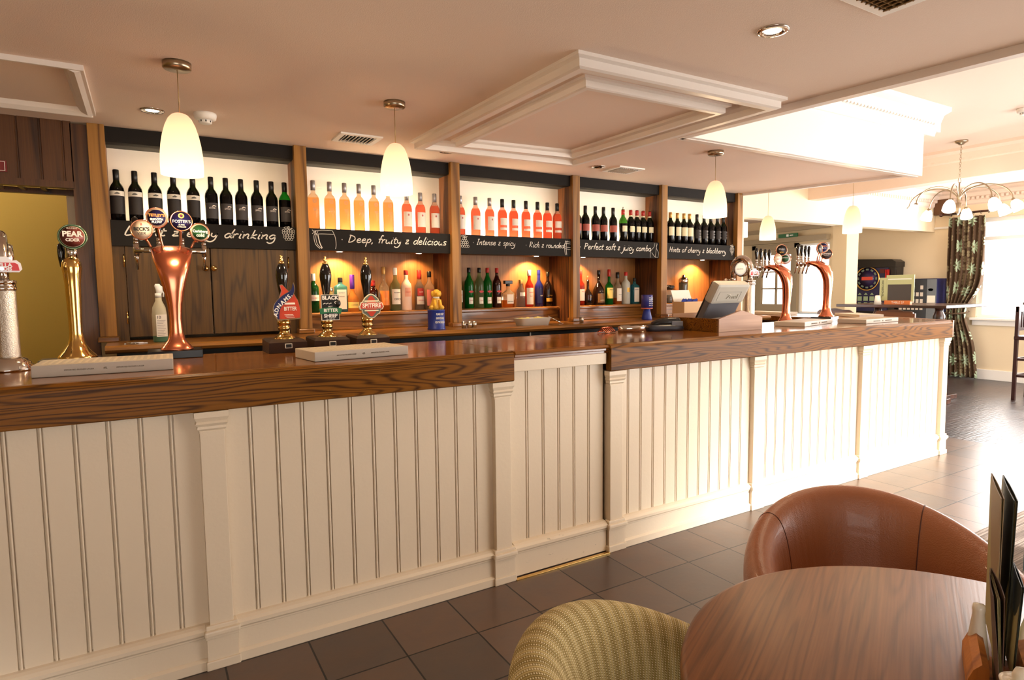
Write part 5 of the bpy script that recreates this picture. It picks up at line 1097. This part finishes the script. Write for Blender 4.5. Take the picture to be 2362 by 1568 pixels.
o = B().lathe([(.0001, 0), (.042, 0), (.030, .10), (.026, .11), (.0001, .112)], 20).obj('salt_cellar', CERAM); o.location = (7.84, 4.20, TZ); tag(o, 'white tapered cup beside the menu board on the tall table', 'cup')
# fruit machine
t = thing('fruit_machine', 'large blue gaming machine with round dial against the far wall', 'gaming machine', (10.58, 5.62, 0))
B().box(-.24, -.35, 0, .0, .42, 1.72, .02).obj('cabinet', M('machine_black', (26, 22, 24), .35), t)
b = B().prism([(-.36, 1.70), (.43, 1.70), (.43, 1.79), (.30, 1.845), (-.30, 1.82), (-.36, 1.78)], -.28, .0, Matrix(((0, 0, 1, 0), (1, 0, 0, 0), (0, 1, 0, 0), (0, 0, 0, 1)))); b.obj('top_cover', M('machine_black', (26, 22, 24), .35), t)
MB_ = M('machine_blue_glass', (34, 34, 72), .3)
B().box(-.255, -.24, .98, -.24, .41, 1.69).obj('glass_panel', MB_, t)
fm = T(-.257, 0, 0) @ RZ(-PI/2) @ FACE                          # local x runs along -Y
g = B().lathe([(.185, 0), (.202, .006), (.202, .012), (.185, .012)], 40, fm @ T(-.09, 1.52, 0), caps=False).obj('dial_ring', BRASS, t)
B().lathe([(.0001, .004), (.182, .003)], 36, fm @ T(-.09, 1.52, 0)).obj('dial_face', M('dial_face', (52, 40, 78), .3), t)
b = B()
for i in range(12): a = i*PI/6; b.box(-.022, -.014, .006, .022, .014, .008, 0, fm @ T(-.09+.148*math.cos(a), 1.52+.148*math.sin(a), 0) @ RZ(a+PI/2))
b.obj('dial_segment', M('dial_segment', (104, 120, 110), .4), t)
B().box(-.09, -.028, .006, .09, .028, .010, .002, fm @ T(-.09, 1.52, 0)).obj('display', M('red_display', (170, 60, 44), .4, emit=(200, 60, 40), es=.3), t)
b = B(); [b.box(-.405, 1.10+i*.036, .003, -.375, 1.125+i*.036, .006, 0, fm) for i in range(15)]; b.obj('light_column', M('pale_blue_lamp', (120, 150, 200), .4), t)
b = B(); [b.box(.20+i*.022, 1.20, .0, .215+i*.022, 1.66, .012, 0, fm) for i in range(3)]; b.obj('red_strips', M('red_chrome', (196, 40, 40), .25, .4), t)
B().box(.11, 1.60, .0, .19, 1.67, .008, 0, fm).obj('small_display', M('dark_red_display', (80, 20, 24), .3), t)
b = B()
for i in range(3):
    b.box(-.24+i*.10, 1.15, .0, -.17+i*.10, 1.225, .006, 0, fm)
    b.prism([(-.235+i*.10, 1.25), (-.175+i*.10, 1.25), (-.205+i*.10, 1.285)], .0, .006, fm).prism([(-.235+i*.10, 1.125), (-.175+i*.10, 1.125), (-.205+i*.10, 1.09)], .0, .006, fm)
b.obj('button', M('pale_green_lamp', (150, 170, 140), .4), t)
b = B(); [b.box(.07+(i % 3)*.035, 1.12+(i//3)*.035, .0, .095+(i % 3)*.035, 1.142+(i//3)*.035, .005, 0, fm) for i in range(12)]; b.obj('key_pad', M('grey_keys', (140, 130, 130), .5), t)
B().box(-.30, -.3, .60, -.24, .38, .95, .01).obj('lower_door', M('machine_black', (26, 22, 24), .35), t)
# vending machine
t = thing('vending_machine', 'dark blue cigarette vending machine with rows of buttons beside the curtain', 'vending machine', (10.47, 4.83, 0))
B().box(-.21, -.20, 0, .12, .34, 1.50, .008).obj('cabinet', M('vending_blue', (26, 26, 66), .35), t)
fm = T(-.212, 0, 0) @ RZ(-PI/2) @ FACE
B().box(-.34, .9, 0, .06, 1.49, .008, 0, fm).obj('front_panel', M('vending_black', (24, 24, 30), .3), t); B().box(.065, .2, 0, .195, 1.49, .010, 0, fm).obj('grey_panel', M('vending_grey', (104, 108, 112), .4, .3), t)
b = B(); [b.box(-.325+i*.06, 1.02+j*.105, .008, -.285+i*.06, 1.08+j*.105, .014, 0, fm) for i in range(6) for j in range(4) if not (j == 3 and 1 <= i <= 4)]; b.obj('button', M('button_white', (208, 198, 186), .5), t)
B().box(-.26, 1.345, .008, -.10, 1.395, .012, 0, fm).obj('display', M('dark_green_display', (60, 70, 50), .3), t); B().box(.075, 1.13, .010, .185, 1.24, .013, 0, fm).obj('notice', PAPER, t)
B().lathe([(.0001, .012), (.035, .012)], 20, fm @ T(.12, 1.33, 0), sy=.6).obj('logo', BLK, t)
# curtain with flower print
def curtain_mat():
    m = M('floral_curtain_fabric', (88, 68, 46), .9); N, Lk, b = nodes(m)
    tc = N.new('ShaderNodeTexCoord'); sp = N.new('ShaderNodeSeparateXYZ'); Lk.new(tc.outputs['UV'], sp.inputs[0])
    def math_(op, a, c=None):
        n = N.new('ShaderNodeMath'); n.operation = op
        for i, v in enumerate((a, c)):
            if v is None: continue
            if isinstance(v, (int, float)): n.inputs[i].default_value = v
            else: Lk.new(v, n.inputs[i])
        return n.outputs[0]
    def flower(scale, petals, r0, r1, off):
        vo = N.new('ShaderNodeTexVoronoi'); vo.voronoi_dimensions = '2D'; vo.inputs['Scale'].default_value = scale; vo.inputs['Randomness'].default_value = .35
        mp = N.new('ShaderNodeMapping'); mp.inputs['Location'].default_value = (off, off*.7, 0); Lk.new(tc.outputs['UV'], mp.inputs['Vector']); Lk.new(mp.outputs[0], vo.inputs['Vector'])
        sb = N.new('ShaderNodeVectorMath'); sb.operation = 'SUBTRACT'; Lk.new(mp.outputs[0], sb.inputs[0]); Lk.new(vo.outputs['Position'], sb.inputs[1])
        s2 = N.new('ShaderNodeSeparateXYZ'); Lk.new(sb.outputs[0], s2.inputs[0])
        ang = math_('ARCTAN2', s2.outputs['Y'], s2.outputs['X']); rad = math_('SQRT', math_('ADD', math_('MULTIPLY', s2.outputs['X'], s2.outputs['X']), math_('MULTIPLY', s2.outputs['Y'], s2.outputs['Y'])))
        lobe = math_('ABSOLUTE', math_('SINE', math_('MULTIPLY', ang, petals/2)))
        lim = math_('ADD', math_('MULTIPLY', lobe, r1-r0), r0)
        return math_('MULTIPLY', math_('LESS_THAN', rad, lim), math_('GREATER_THAN', rad, r0*.45))
    f1 = flower(3.0, 11, .035, .10, .1); f2 = flower(9, 2, .004, .045, .37)
    mx = N.new('ShaderNodeMix'); mx.data_type = 'RGBA'; Lk.new(f2, mx.inputs[0]); mx.inputs[6].default_value = lin((86, 66, 48)); mx.inputs[7].default_value = lin((136, 122, 92))
    m2 = N.new('ShaderNodeMix'); m2.data_type = 'RGBA'; Lk.new(f1, m2.inputs[0]); Lk.new(mx.outputs[2], m2.inputs[6]); m2.inputs[7].default_value = lin((176, 196, 166))
    Lk.new(m2.outputs[2], b.inputs['Base Color']); return m
def curtain():
    n, k = 90, 40; vs = []; fs = []; uv = []
    for j in range(k+1):
        z = .02+(2.40-.02)*j/k; f = j/k
        tie = math.exp(-((z-.98)/.30)**2)
        top0, top1 = 4.56, 4.06
        y0 = 4.58; w = .50-.03*f
        right = 4.585-w if z > .98 else 4.585-.36-.10*(1-z/.98)
        right = right*(1-tie)+(4.585-.27)*tie
        for i in range(n+1):
            u = i/n; y = y0+(right-y0)*u
            amp = .035*(1-.3*tie); vs.append((10.44+amp*math.sin(u*PI*2*7+.8*math.sin(z*2))+.01*math.sin(u*40+z*3), y, z)); uv.append((u*.95, z))
    for j in range(k):
        for i in range(n): a = j*(n+1)+i; fs.append((a, a+1, a+n+2, a+n+1))
    me = bpy.data.meshes.new('curtain_cloth'); me.from_pydata(vs, [], fs); me.update(); ul = me.uv_layers.new(name='UVMap')
    for lp in me.loops: ul.data[lp.index].uv = uv[lp.vertex_index]
    for p in me.polygons: p.use_smooth = True
    me.materials.append(curtain_mat()); o = bpy.data.objects.new('cloth', me); COL.objects.link(o)
    md = o.modifiers.new('thickness', 'SOLIDIFY'); md.thickness = .004
    return o
t = thing('curtain', 'brown floor-length curtain with pale green daisies, tied back by the window', 'curtain', (0, 0, 0)); cu = curtain(); cu.parent = t
B().tube([(10.39, 4.60, .98), (10.37, 4.45, .965), (10.39, 4.31, .98), (10.48, 4.30, .99), (10.58, 4.33, 1.0)], .012, 8).obj('tie_back', M('curtain_tie', (86, 66, 48), .9), t)
b = B().tube([(10.44, 4.68, 2.455), (10.44, 1.0, 2.455)], .016, 12).sphere(.028, T(10.44, 4.70, 2.455), 12, 8)
o = thing('curtain_rail', 'dark wooden curtain pole above the window', 'curtain rail', (0, 0, 0)); b.obj('pole', DARKW, o)
for i in range(6): B().tube([(10.44+.022*math.cos(a), 4.56-i*.095, 2.445+.024*math.sin(a)) for a in [2*PI*k/12 for k in range(12)]], .003, 6, None, True).obj('ring', DARKW, o)
B().box(10.44, 1.2, 2.44, 10.6, 1.23, 2.47).box(10.44, 4.62, 2.44, 10.6, 4.65, 2.47).obj('bracket', DARKW, o)
o = B().box(10.52, 4.60, 2.47, 10.6, 4.84, 2.70, .004).obj('wall_speaker', M('brown_box', (96, 62, 34), .45)); tag(o, 'dark brown wooden box high on the wall above the curtain', 'wall box'); o.name = 'wall_box'
# =====================================================================================  FOREGROUND: table and tub chairs
t = thing('round_table', 'round walnut-topped dining table in the foreground', 'table', (1.150, .395, 0), .45)
B().lathe([(.0001, .690), (.480, .690), (.496, .694), (.502, .705), (.498, .717), (.490, .720), (.0001, .720)], 96).obj('table_top', WALNUT, t)
B().lathe([(.035, .03), (.035, .69)], 24).obj('column', STEEL, t); B().lathe([(.0001, 0), (.26, 0), (.26, .012), (.05, .03), (.0001, .03)], 48).obj('foot', STEEL, t)
def tub_mesh(R_, hb, ha, th, phm, nphi=30, uvn=True):
    """wrap-round tub shell; back at +X"""
    prof_n = 15; vs = []; uv = []; rings = []
    for i in range(nphi+1):
        f = -1+2*i/nphi; ph = f*phm; k = .5*(1+math.cos(PI*min(1, abs(f)*1.08))); h = ha+(hb-ha)*k**.8
        flare = 1+.10*k
        pr = [(R_*.80, .13), (R_*.90, .26), (R_*.97*(1+.03*k), .42), (R_*flare*.995, h-.12), (R_*flare*1.005, h-.055), (R_*flare-.012, h-.018), (R_*flare-th*.5, h), (R_*flare-th*.86, h-.016), (R_*flare-th*1.08, h-.055), (R_*(1+.05*k)-th*1.15, h-.12), (R_*.98-th*1.15, .44), (R_*.92-th*1.15, .38), (R_*.5, .37)]
        if abs(f) > .93: sc = (1-abs(f))/.07*.35+.65
        ring = []; L = 0; last = None
        for r, z in pr:
            x, y = r*math.cos(ph), r*math.sin(ph)*1.0
            if last: L += math.hypot(r-last[0], z-last[1])
            last = (r, z); ring.append(len(vs)); vs.append((x, y, z)); uv.append((ph*R_, L))
        rings.append(ring)
    fs = []
    for a, c in zip(rings[:-1], rings[1:]):
        for j in range(len(a)-1): fs.append((a[j], c[j], c[j+1], a[j+1]))
    for ring, sgn in ((rings[0], -1), (rings[-1], 1)):                 # rounded arm fronts
        c = [vs[i] for i in ring]; m = len(c); cx = sum(p[0] for p in c[:-1])/(m-1); cy = sum(p[1] for p in c[:-1])/(m-1)
        t_ = Vector((-math.sin(sgn*phm)*sgn, math.cos(sgn*phm)*sgn, 0))*.03
        o = len(vs)
        for p in c: vs.append((p[0]*.97+cx*.03+t_.x, p[1]*.97+cy*.03+t_.y, p[2]-.01)); uv.append((sgn*phm*R_, 0))
        for j in range(m-1): fs.append((ring[j], ring[j+1], o+j+1, o+j))
        fs.append(tuple(range(o, o+m)))
    me = bpy.data.meshes.new('shell'); me.from_pydata(vs, [], fs); me.update(); ul = me.uv_layers.new(name='UVMap')
    for lp in me.loops: ul.data[lp.index].uv = uv[lp.vertex_index]
    for p in me.polygons: p.use_smooth = True
    bm = bmesh.new(); bm.from_mesh(me); bmesh.ops.recalc_face_normals(bm, faces=bm.faces); bm.to_mesh(me); bm.free()
    return me
def tub(label, loc, rz, mat, R_, hb, ha, th, phm, seam=None):
    t = thing('tub_chair', label, 'armchair', loc, rz, 'tub chairs at the round table')
    me = tub_mesh(R_, hb, ha, th, phm); me.materials.append(mat); o = bpy.data.objects.new('shell', me); COL.objects.link(o); o.parent = t
    md = o.modifiers.new('sub', 'SUBSURF'); md.levels = 2; md.render_levels = 2
    B().loft([(T(-.03, 0, .30), R_*.80, R_*.78, .8), (T(-.03, 0, .40), R_*.84, R_*.80, .8), (T(-.03, 0, .44), R_*.78, R_*.76, .8), (T(-.03, 0, .45), R_*.5, R_*.5, .9)], 32).obj('seat_cushion', mat, t)
    B().lathe([(.0001, .10), (R_*.72, .10), (R_*.80, .14), (R_*.80, .30)], 32).obj('base', mat, t)
    for a in (45, 135, 225, 315): B().lathe([(.015, 0), (.024, .12)], 12, T(R_*.6*math.cos(math.radians(a)), R_*.6*math.sin(math.radians(a)), 0)).obj('leg', DARKW, t)
    if seam:
        for f in (-.29, .40):
            ph = f*phm; k = .5*(1+math.cos(PI*abs(f)*1.08)); h = ha+(hb-ha)*k**.8; fl = 1+.10*k
            pr = [(R_*fl*1.003, h-.10), (R_*fl*1.003, h-.055), (R_*fl-.012, h-.018), (R_*fl-th*.5, h-.004), (R_*fl-th*.86, h-.018), (R_*fl-th*1.06, h-.055), (R_*(1+.05*k)-th*1.145, h-.12), (R_*.98-th*1.14, .46)]
            bpy.context.view_layer.update(); tr = BVHTree.FromObject(o, bpy.context.evaluated_depsgraph_get())
            B().tube([tr.find_nearest(Vector(p))[0] for p in catmull([(r*math.cos(ph), r*math.sin(ph), z) for r, z in pr], 5)], .0016, 6).obj('seam', seam, t)
    return t
def leather():
    m = M('chestnut_leather', (150, 88, 50), .42, coat=.12, spec=.8); N, Lk, b = nodes(m)
    tc = N.new('ShaderNodeTexCoord'); n = N.new('ShaderNodeTexVoronoi'); n.inputs['Scale'].default_value = 260; Lk.new(tc.outputs['Object'], n.inputs['Vector'])
    mp = N.new('ShaderNodeMapping'); mp.inputs['Scale'].default_value = (9, 1.2, 1); Lk.new(tc.outputs['UV'], mp.inputs['Vector'])
    w = N.new('ShaderNodeTexNoise'); w.inputs['Scale'].default_value = 2.2; w.inputs['Detail'].default_value = 2; Lk.new(mp.outputs[0], w.inputs['Vector'])
    ad = N.new('ShaderNodeMath'); ad.operation = 'MULTIPLY_ADD'; ad.inputs[1].default_value = 7.0; Lk.new(w.outputs['Fac'], ad.inputs[0]); Lk.new(n.outputs['Distance'], ad.inputs[2])
    bp = N.new('ShaderNodeBump'); bp.inputs['Strength'].default_value = .22; bp.inputs['Distance'].default_value = .003; Lk.new(ad.outputs[0], bp.inputs['Height']); Lk.new(bp.outputs['Normal'], b.inputs['Normal'])
    return m
def weave():
    m = M('olive_woven_fabric', (150, 132, 70), .9); N, Lk, b = nodes(m)
    tc = N.new('ShaderNodeTexCoord'); sp = N.new('ShaderNodeSeparateXYZ'); Lk.new(tc.outputs['UV'], sp.inputs[0])
    def mth(op, a, c=None):
        n = N.new('ShaderNodeMath'); n.operation = op
        for i, v in enumerate((a, c)):
            if v is None: continue
            if isinstance(v, (int, float)): n.inputs[i].default_value = v
            else: Lk.new(v, n.inputs[i])
        return n.outputs[0]
    u = mth('SINE', mth('MULTIPLY', sp.outputs['X'], 2*PI/.0105)); v = mth('SINE', mth('MULTIPLY', sp.outputs['Y'], 2*PI/.0052))
    big = mth('SINE', mth('MULTIPLY', sp.outputs['X'], 2*PI/.042))
    dots = mth('MULTIPLY', mth('MAXIMUM', u, 0.0), mth('ADD', mth('MULTIPLY', v, .5), .5)); h = mth('ADD', dots, mth('MULTIPLY', mth('MAXIMUM', mth('MULTIPLY', u, -1.0), 0.0), .25))
    h2 = mth('ADD', h, mth('MULTIPLY', big, .10))
    cr = N.new('ShaderNodeValToRGB'); e = cr.color_ramp.elements; e[0].color = lin((140, 118, 60)); e[0].position = .0; e[1].color = lin((250, 236, 198)); e[1].position = .6
    q = e.new(.3); q.color = lin((206, 184, 124)); Lk.new(h2, cr.inputs['Fac']); Lk.new(cr.outputs['Color'], b.inputs['Base Color'])
    bp = N.new('ShaderNodeBump'); bp.inputs['Strength'].default_value = .7; bp.inputs['Distance'].default_value = .003; Lk.new(h2, bp.inputs['Height']); Lk.new(bp.outputs['Normal'], b.inputs['Normal'])
    return m
tub('chestnut leather tub chair on the far side of the round table', (1.610, .800, 0), math.atan2(.42, .44)+.10, leather(), .350, .782, .620, .085, 2.15, M('leather_seam', (82, 40, 26), .5))
tub('olive woven fabric tub chair left of the round table', (.805, .705, 0), math.atan2(.42, -.28), weave(), .318, .748, .61, .10, 2.15)
# blue-grey chair edge at the right side
t = thing('upholstered_stool', 'blue-grey upholstered stool just cut off by the right edge', 'stool', (3.72, .90, 0), 0)
BG = M('blue_grey_upholstery', (84, 104, 116), .8)
B().box(-.26, -.25, .05, .26, .25, .40, .015).obj('upholstered_base', BG, t); B().box(-.26, -.25, .40, .26, .25, .46, .025).obj('seat_pad', BG, t)
for x in (-.2, .2):
    for y in (-.2, .2): B().box(x-.02, y-.02, 0, x+.02, y+.02, .05).obj('foot', DARKW, t)
# menu holder, menus, cruets
HX, HY, HA = 1.214, .421, -1.117
t = thing('menu_holder', 'small orange wooden block holding the menus upright', 'menu holder', (HX, HY, .7205), HA)
OW = wood('orange_wood_block', (150, 84, 34), (206, 132, 62), 'Z', .5, 0, 1, .5, 6)
for sg in (-1, 1): B().prism([(sg*.052, 0), (sg*.024, 0), (sg*.024, .046), (sg*.034, .052), (sg*.045, .040), (sg*.052, .022)], -.065, .065, RX(PI/2)).obj('cheek', OW, t)
B().box(-.024, -.065, 0, .024, .065, .006).obj('base', OW, t)
def menu(label, x, y, tilt, h, w, th, cover, page, bend=.012, spread=.0):
    cs, sn = math.cos(HA), math.sin(HA)
    t2 = thing('menu', label, 'menu', (HX+cs*x-sn*y, HY+sn*x+cs*y, .7275), HA, None)
    m = RY(tilt); b = B(); n = 10
    for s in (-1, 1):
        P = [(s*(th/2+bend*.5*math.sin(PI*i/n)), -w/2+w*i/n) for i in range(n+1)]
        vs = [(px*.4, py, 0) for px, py in P]+[(px+s*spread*(1-i/n), py, h) for i, (px, py) in enumerate(P)]+[(px*.4-s*.0012, py, 0) for px, py in P]+[(px+s*spread*(1-i/n)-s*.0012, py, h) for i, (px, py) in enumerate(P)]
        k = n+1; b.add(vs, [(i, i+1, k+i+1, k+i) for i in range(n)]+[(2*k+i+1, 2*k+i, 3*k+i, 3*k+i+1) for i in range(n)]+[(k+i, k+i+1, 3*k+i+1, 3*k+i) for i in range(n)], m)
        b.add([vs[0], vs[k], vs[3*k], vs[2*k]], [(0, 1, 2, 3)], m); b.add([vs[n], vs[k+n], vs[3*k+n], vs[2*k+n]], [(0, 1, 2, 3)], m)
    b.obj('cover', cover, t2)
    b = B(); [b.box(-.0004+i*.0014, -w/2+.004, .002, .0002+i*.0014, w/2-.004, h-.006, 0, m) for i in (-1, 0, 1)]; b.obj('pages', page, t2)
    return t2
KHAKI = M('khaki_menu_card', (150, 128, 98), .6); DKG = M('dark_green_menu_card', (30, 38, 26), .5); BRN = M('brown_menu_card', (84, 60, 48), .6); LINE = M('pale_khaki_page', (168, 158, 112), .6)
menu('tall khaki menu, leftmost of the two tall ones', -.005, .128, -.010, .296, .172, .002, KHAKI, LINE, .003, .0015)
menu('tall dark green menu at the right of the khaki one', .006, .126, .012, .296, .172, .002, DKG, LINE, .003, .002)
menu('short brown menu leaning at the left end of the holder', -.012, -.055, -.06, .185, .115, .003, BRN, LINE, .004, .006)
menu('short dark menu at the right of the holder', .0135, .050, .035, .165, .11, .002, DKG, LINE, .002, .001)
def shaker(nm, label, cat, x, y, pr, part):
    t = thing(nm, label, cat, (x, y, .7205)); B().lathe(pr, 36).obj(part, CERAM, t); return t
shaker('salt_cellar', 'white ceramic shaker with a brimmed top and round knob', 'salt shaker', 1.063, .344, [(.0001, 0), (.024, 0), (.026, .01), (.020, .045), (.015, .070), (.016, .082), (.027, .090), (.028, .094), (.023, .094), (.013, .096), (.0135, .104), (.010, .113), (.0001, .117)], 'shaker')
shaker('pepper_pot', 'white ceramic domed pot at the bottom edge beside the wooden block', 'pepper pot', 1.064, .381, [(.0001, 0), (.022, 0), (.024, .01), (.022, .04), (.019, .055), (.013, .067), (.0001, .073)], 'pot')
shaker('vinegar_cruet', 'slim white ceramic cruet half behind the menus, left side', 'cruet', 1.252, .474, [(.0001, 0), (.017, 0), (.019, .005), (.013, .05), (.009, .085), (.010, .092), (.009, .10), (.0001, .103)], 'cruet')
shaker('candle_holder', 'white ceramic cone just right of the dark menus', 'ceramic cone', 1.332, .428, [(.0001, 0), (.020, 0), (.020, .004), (.012, .05), (.006, .075), (.0001, .080)], 'cone')
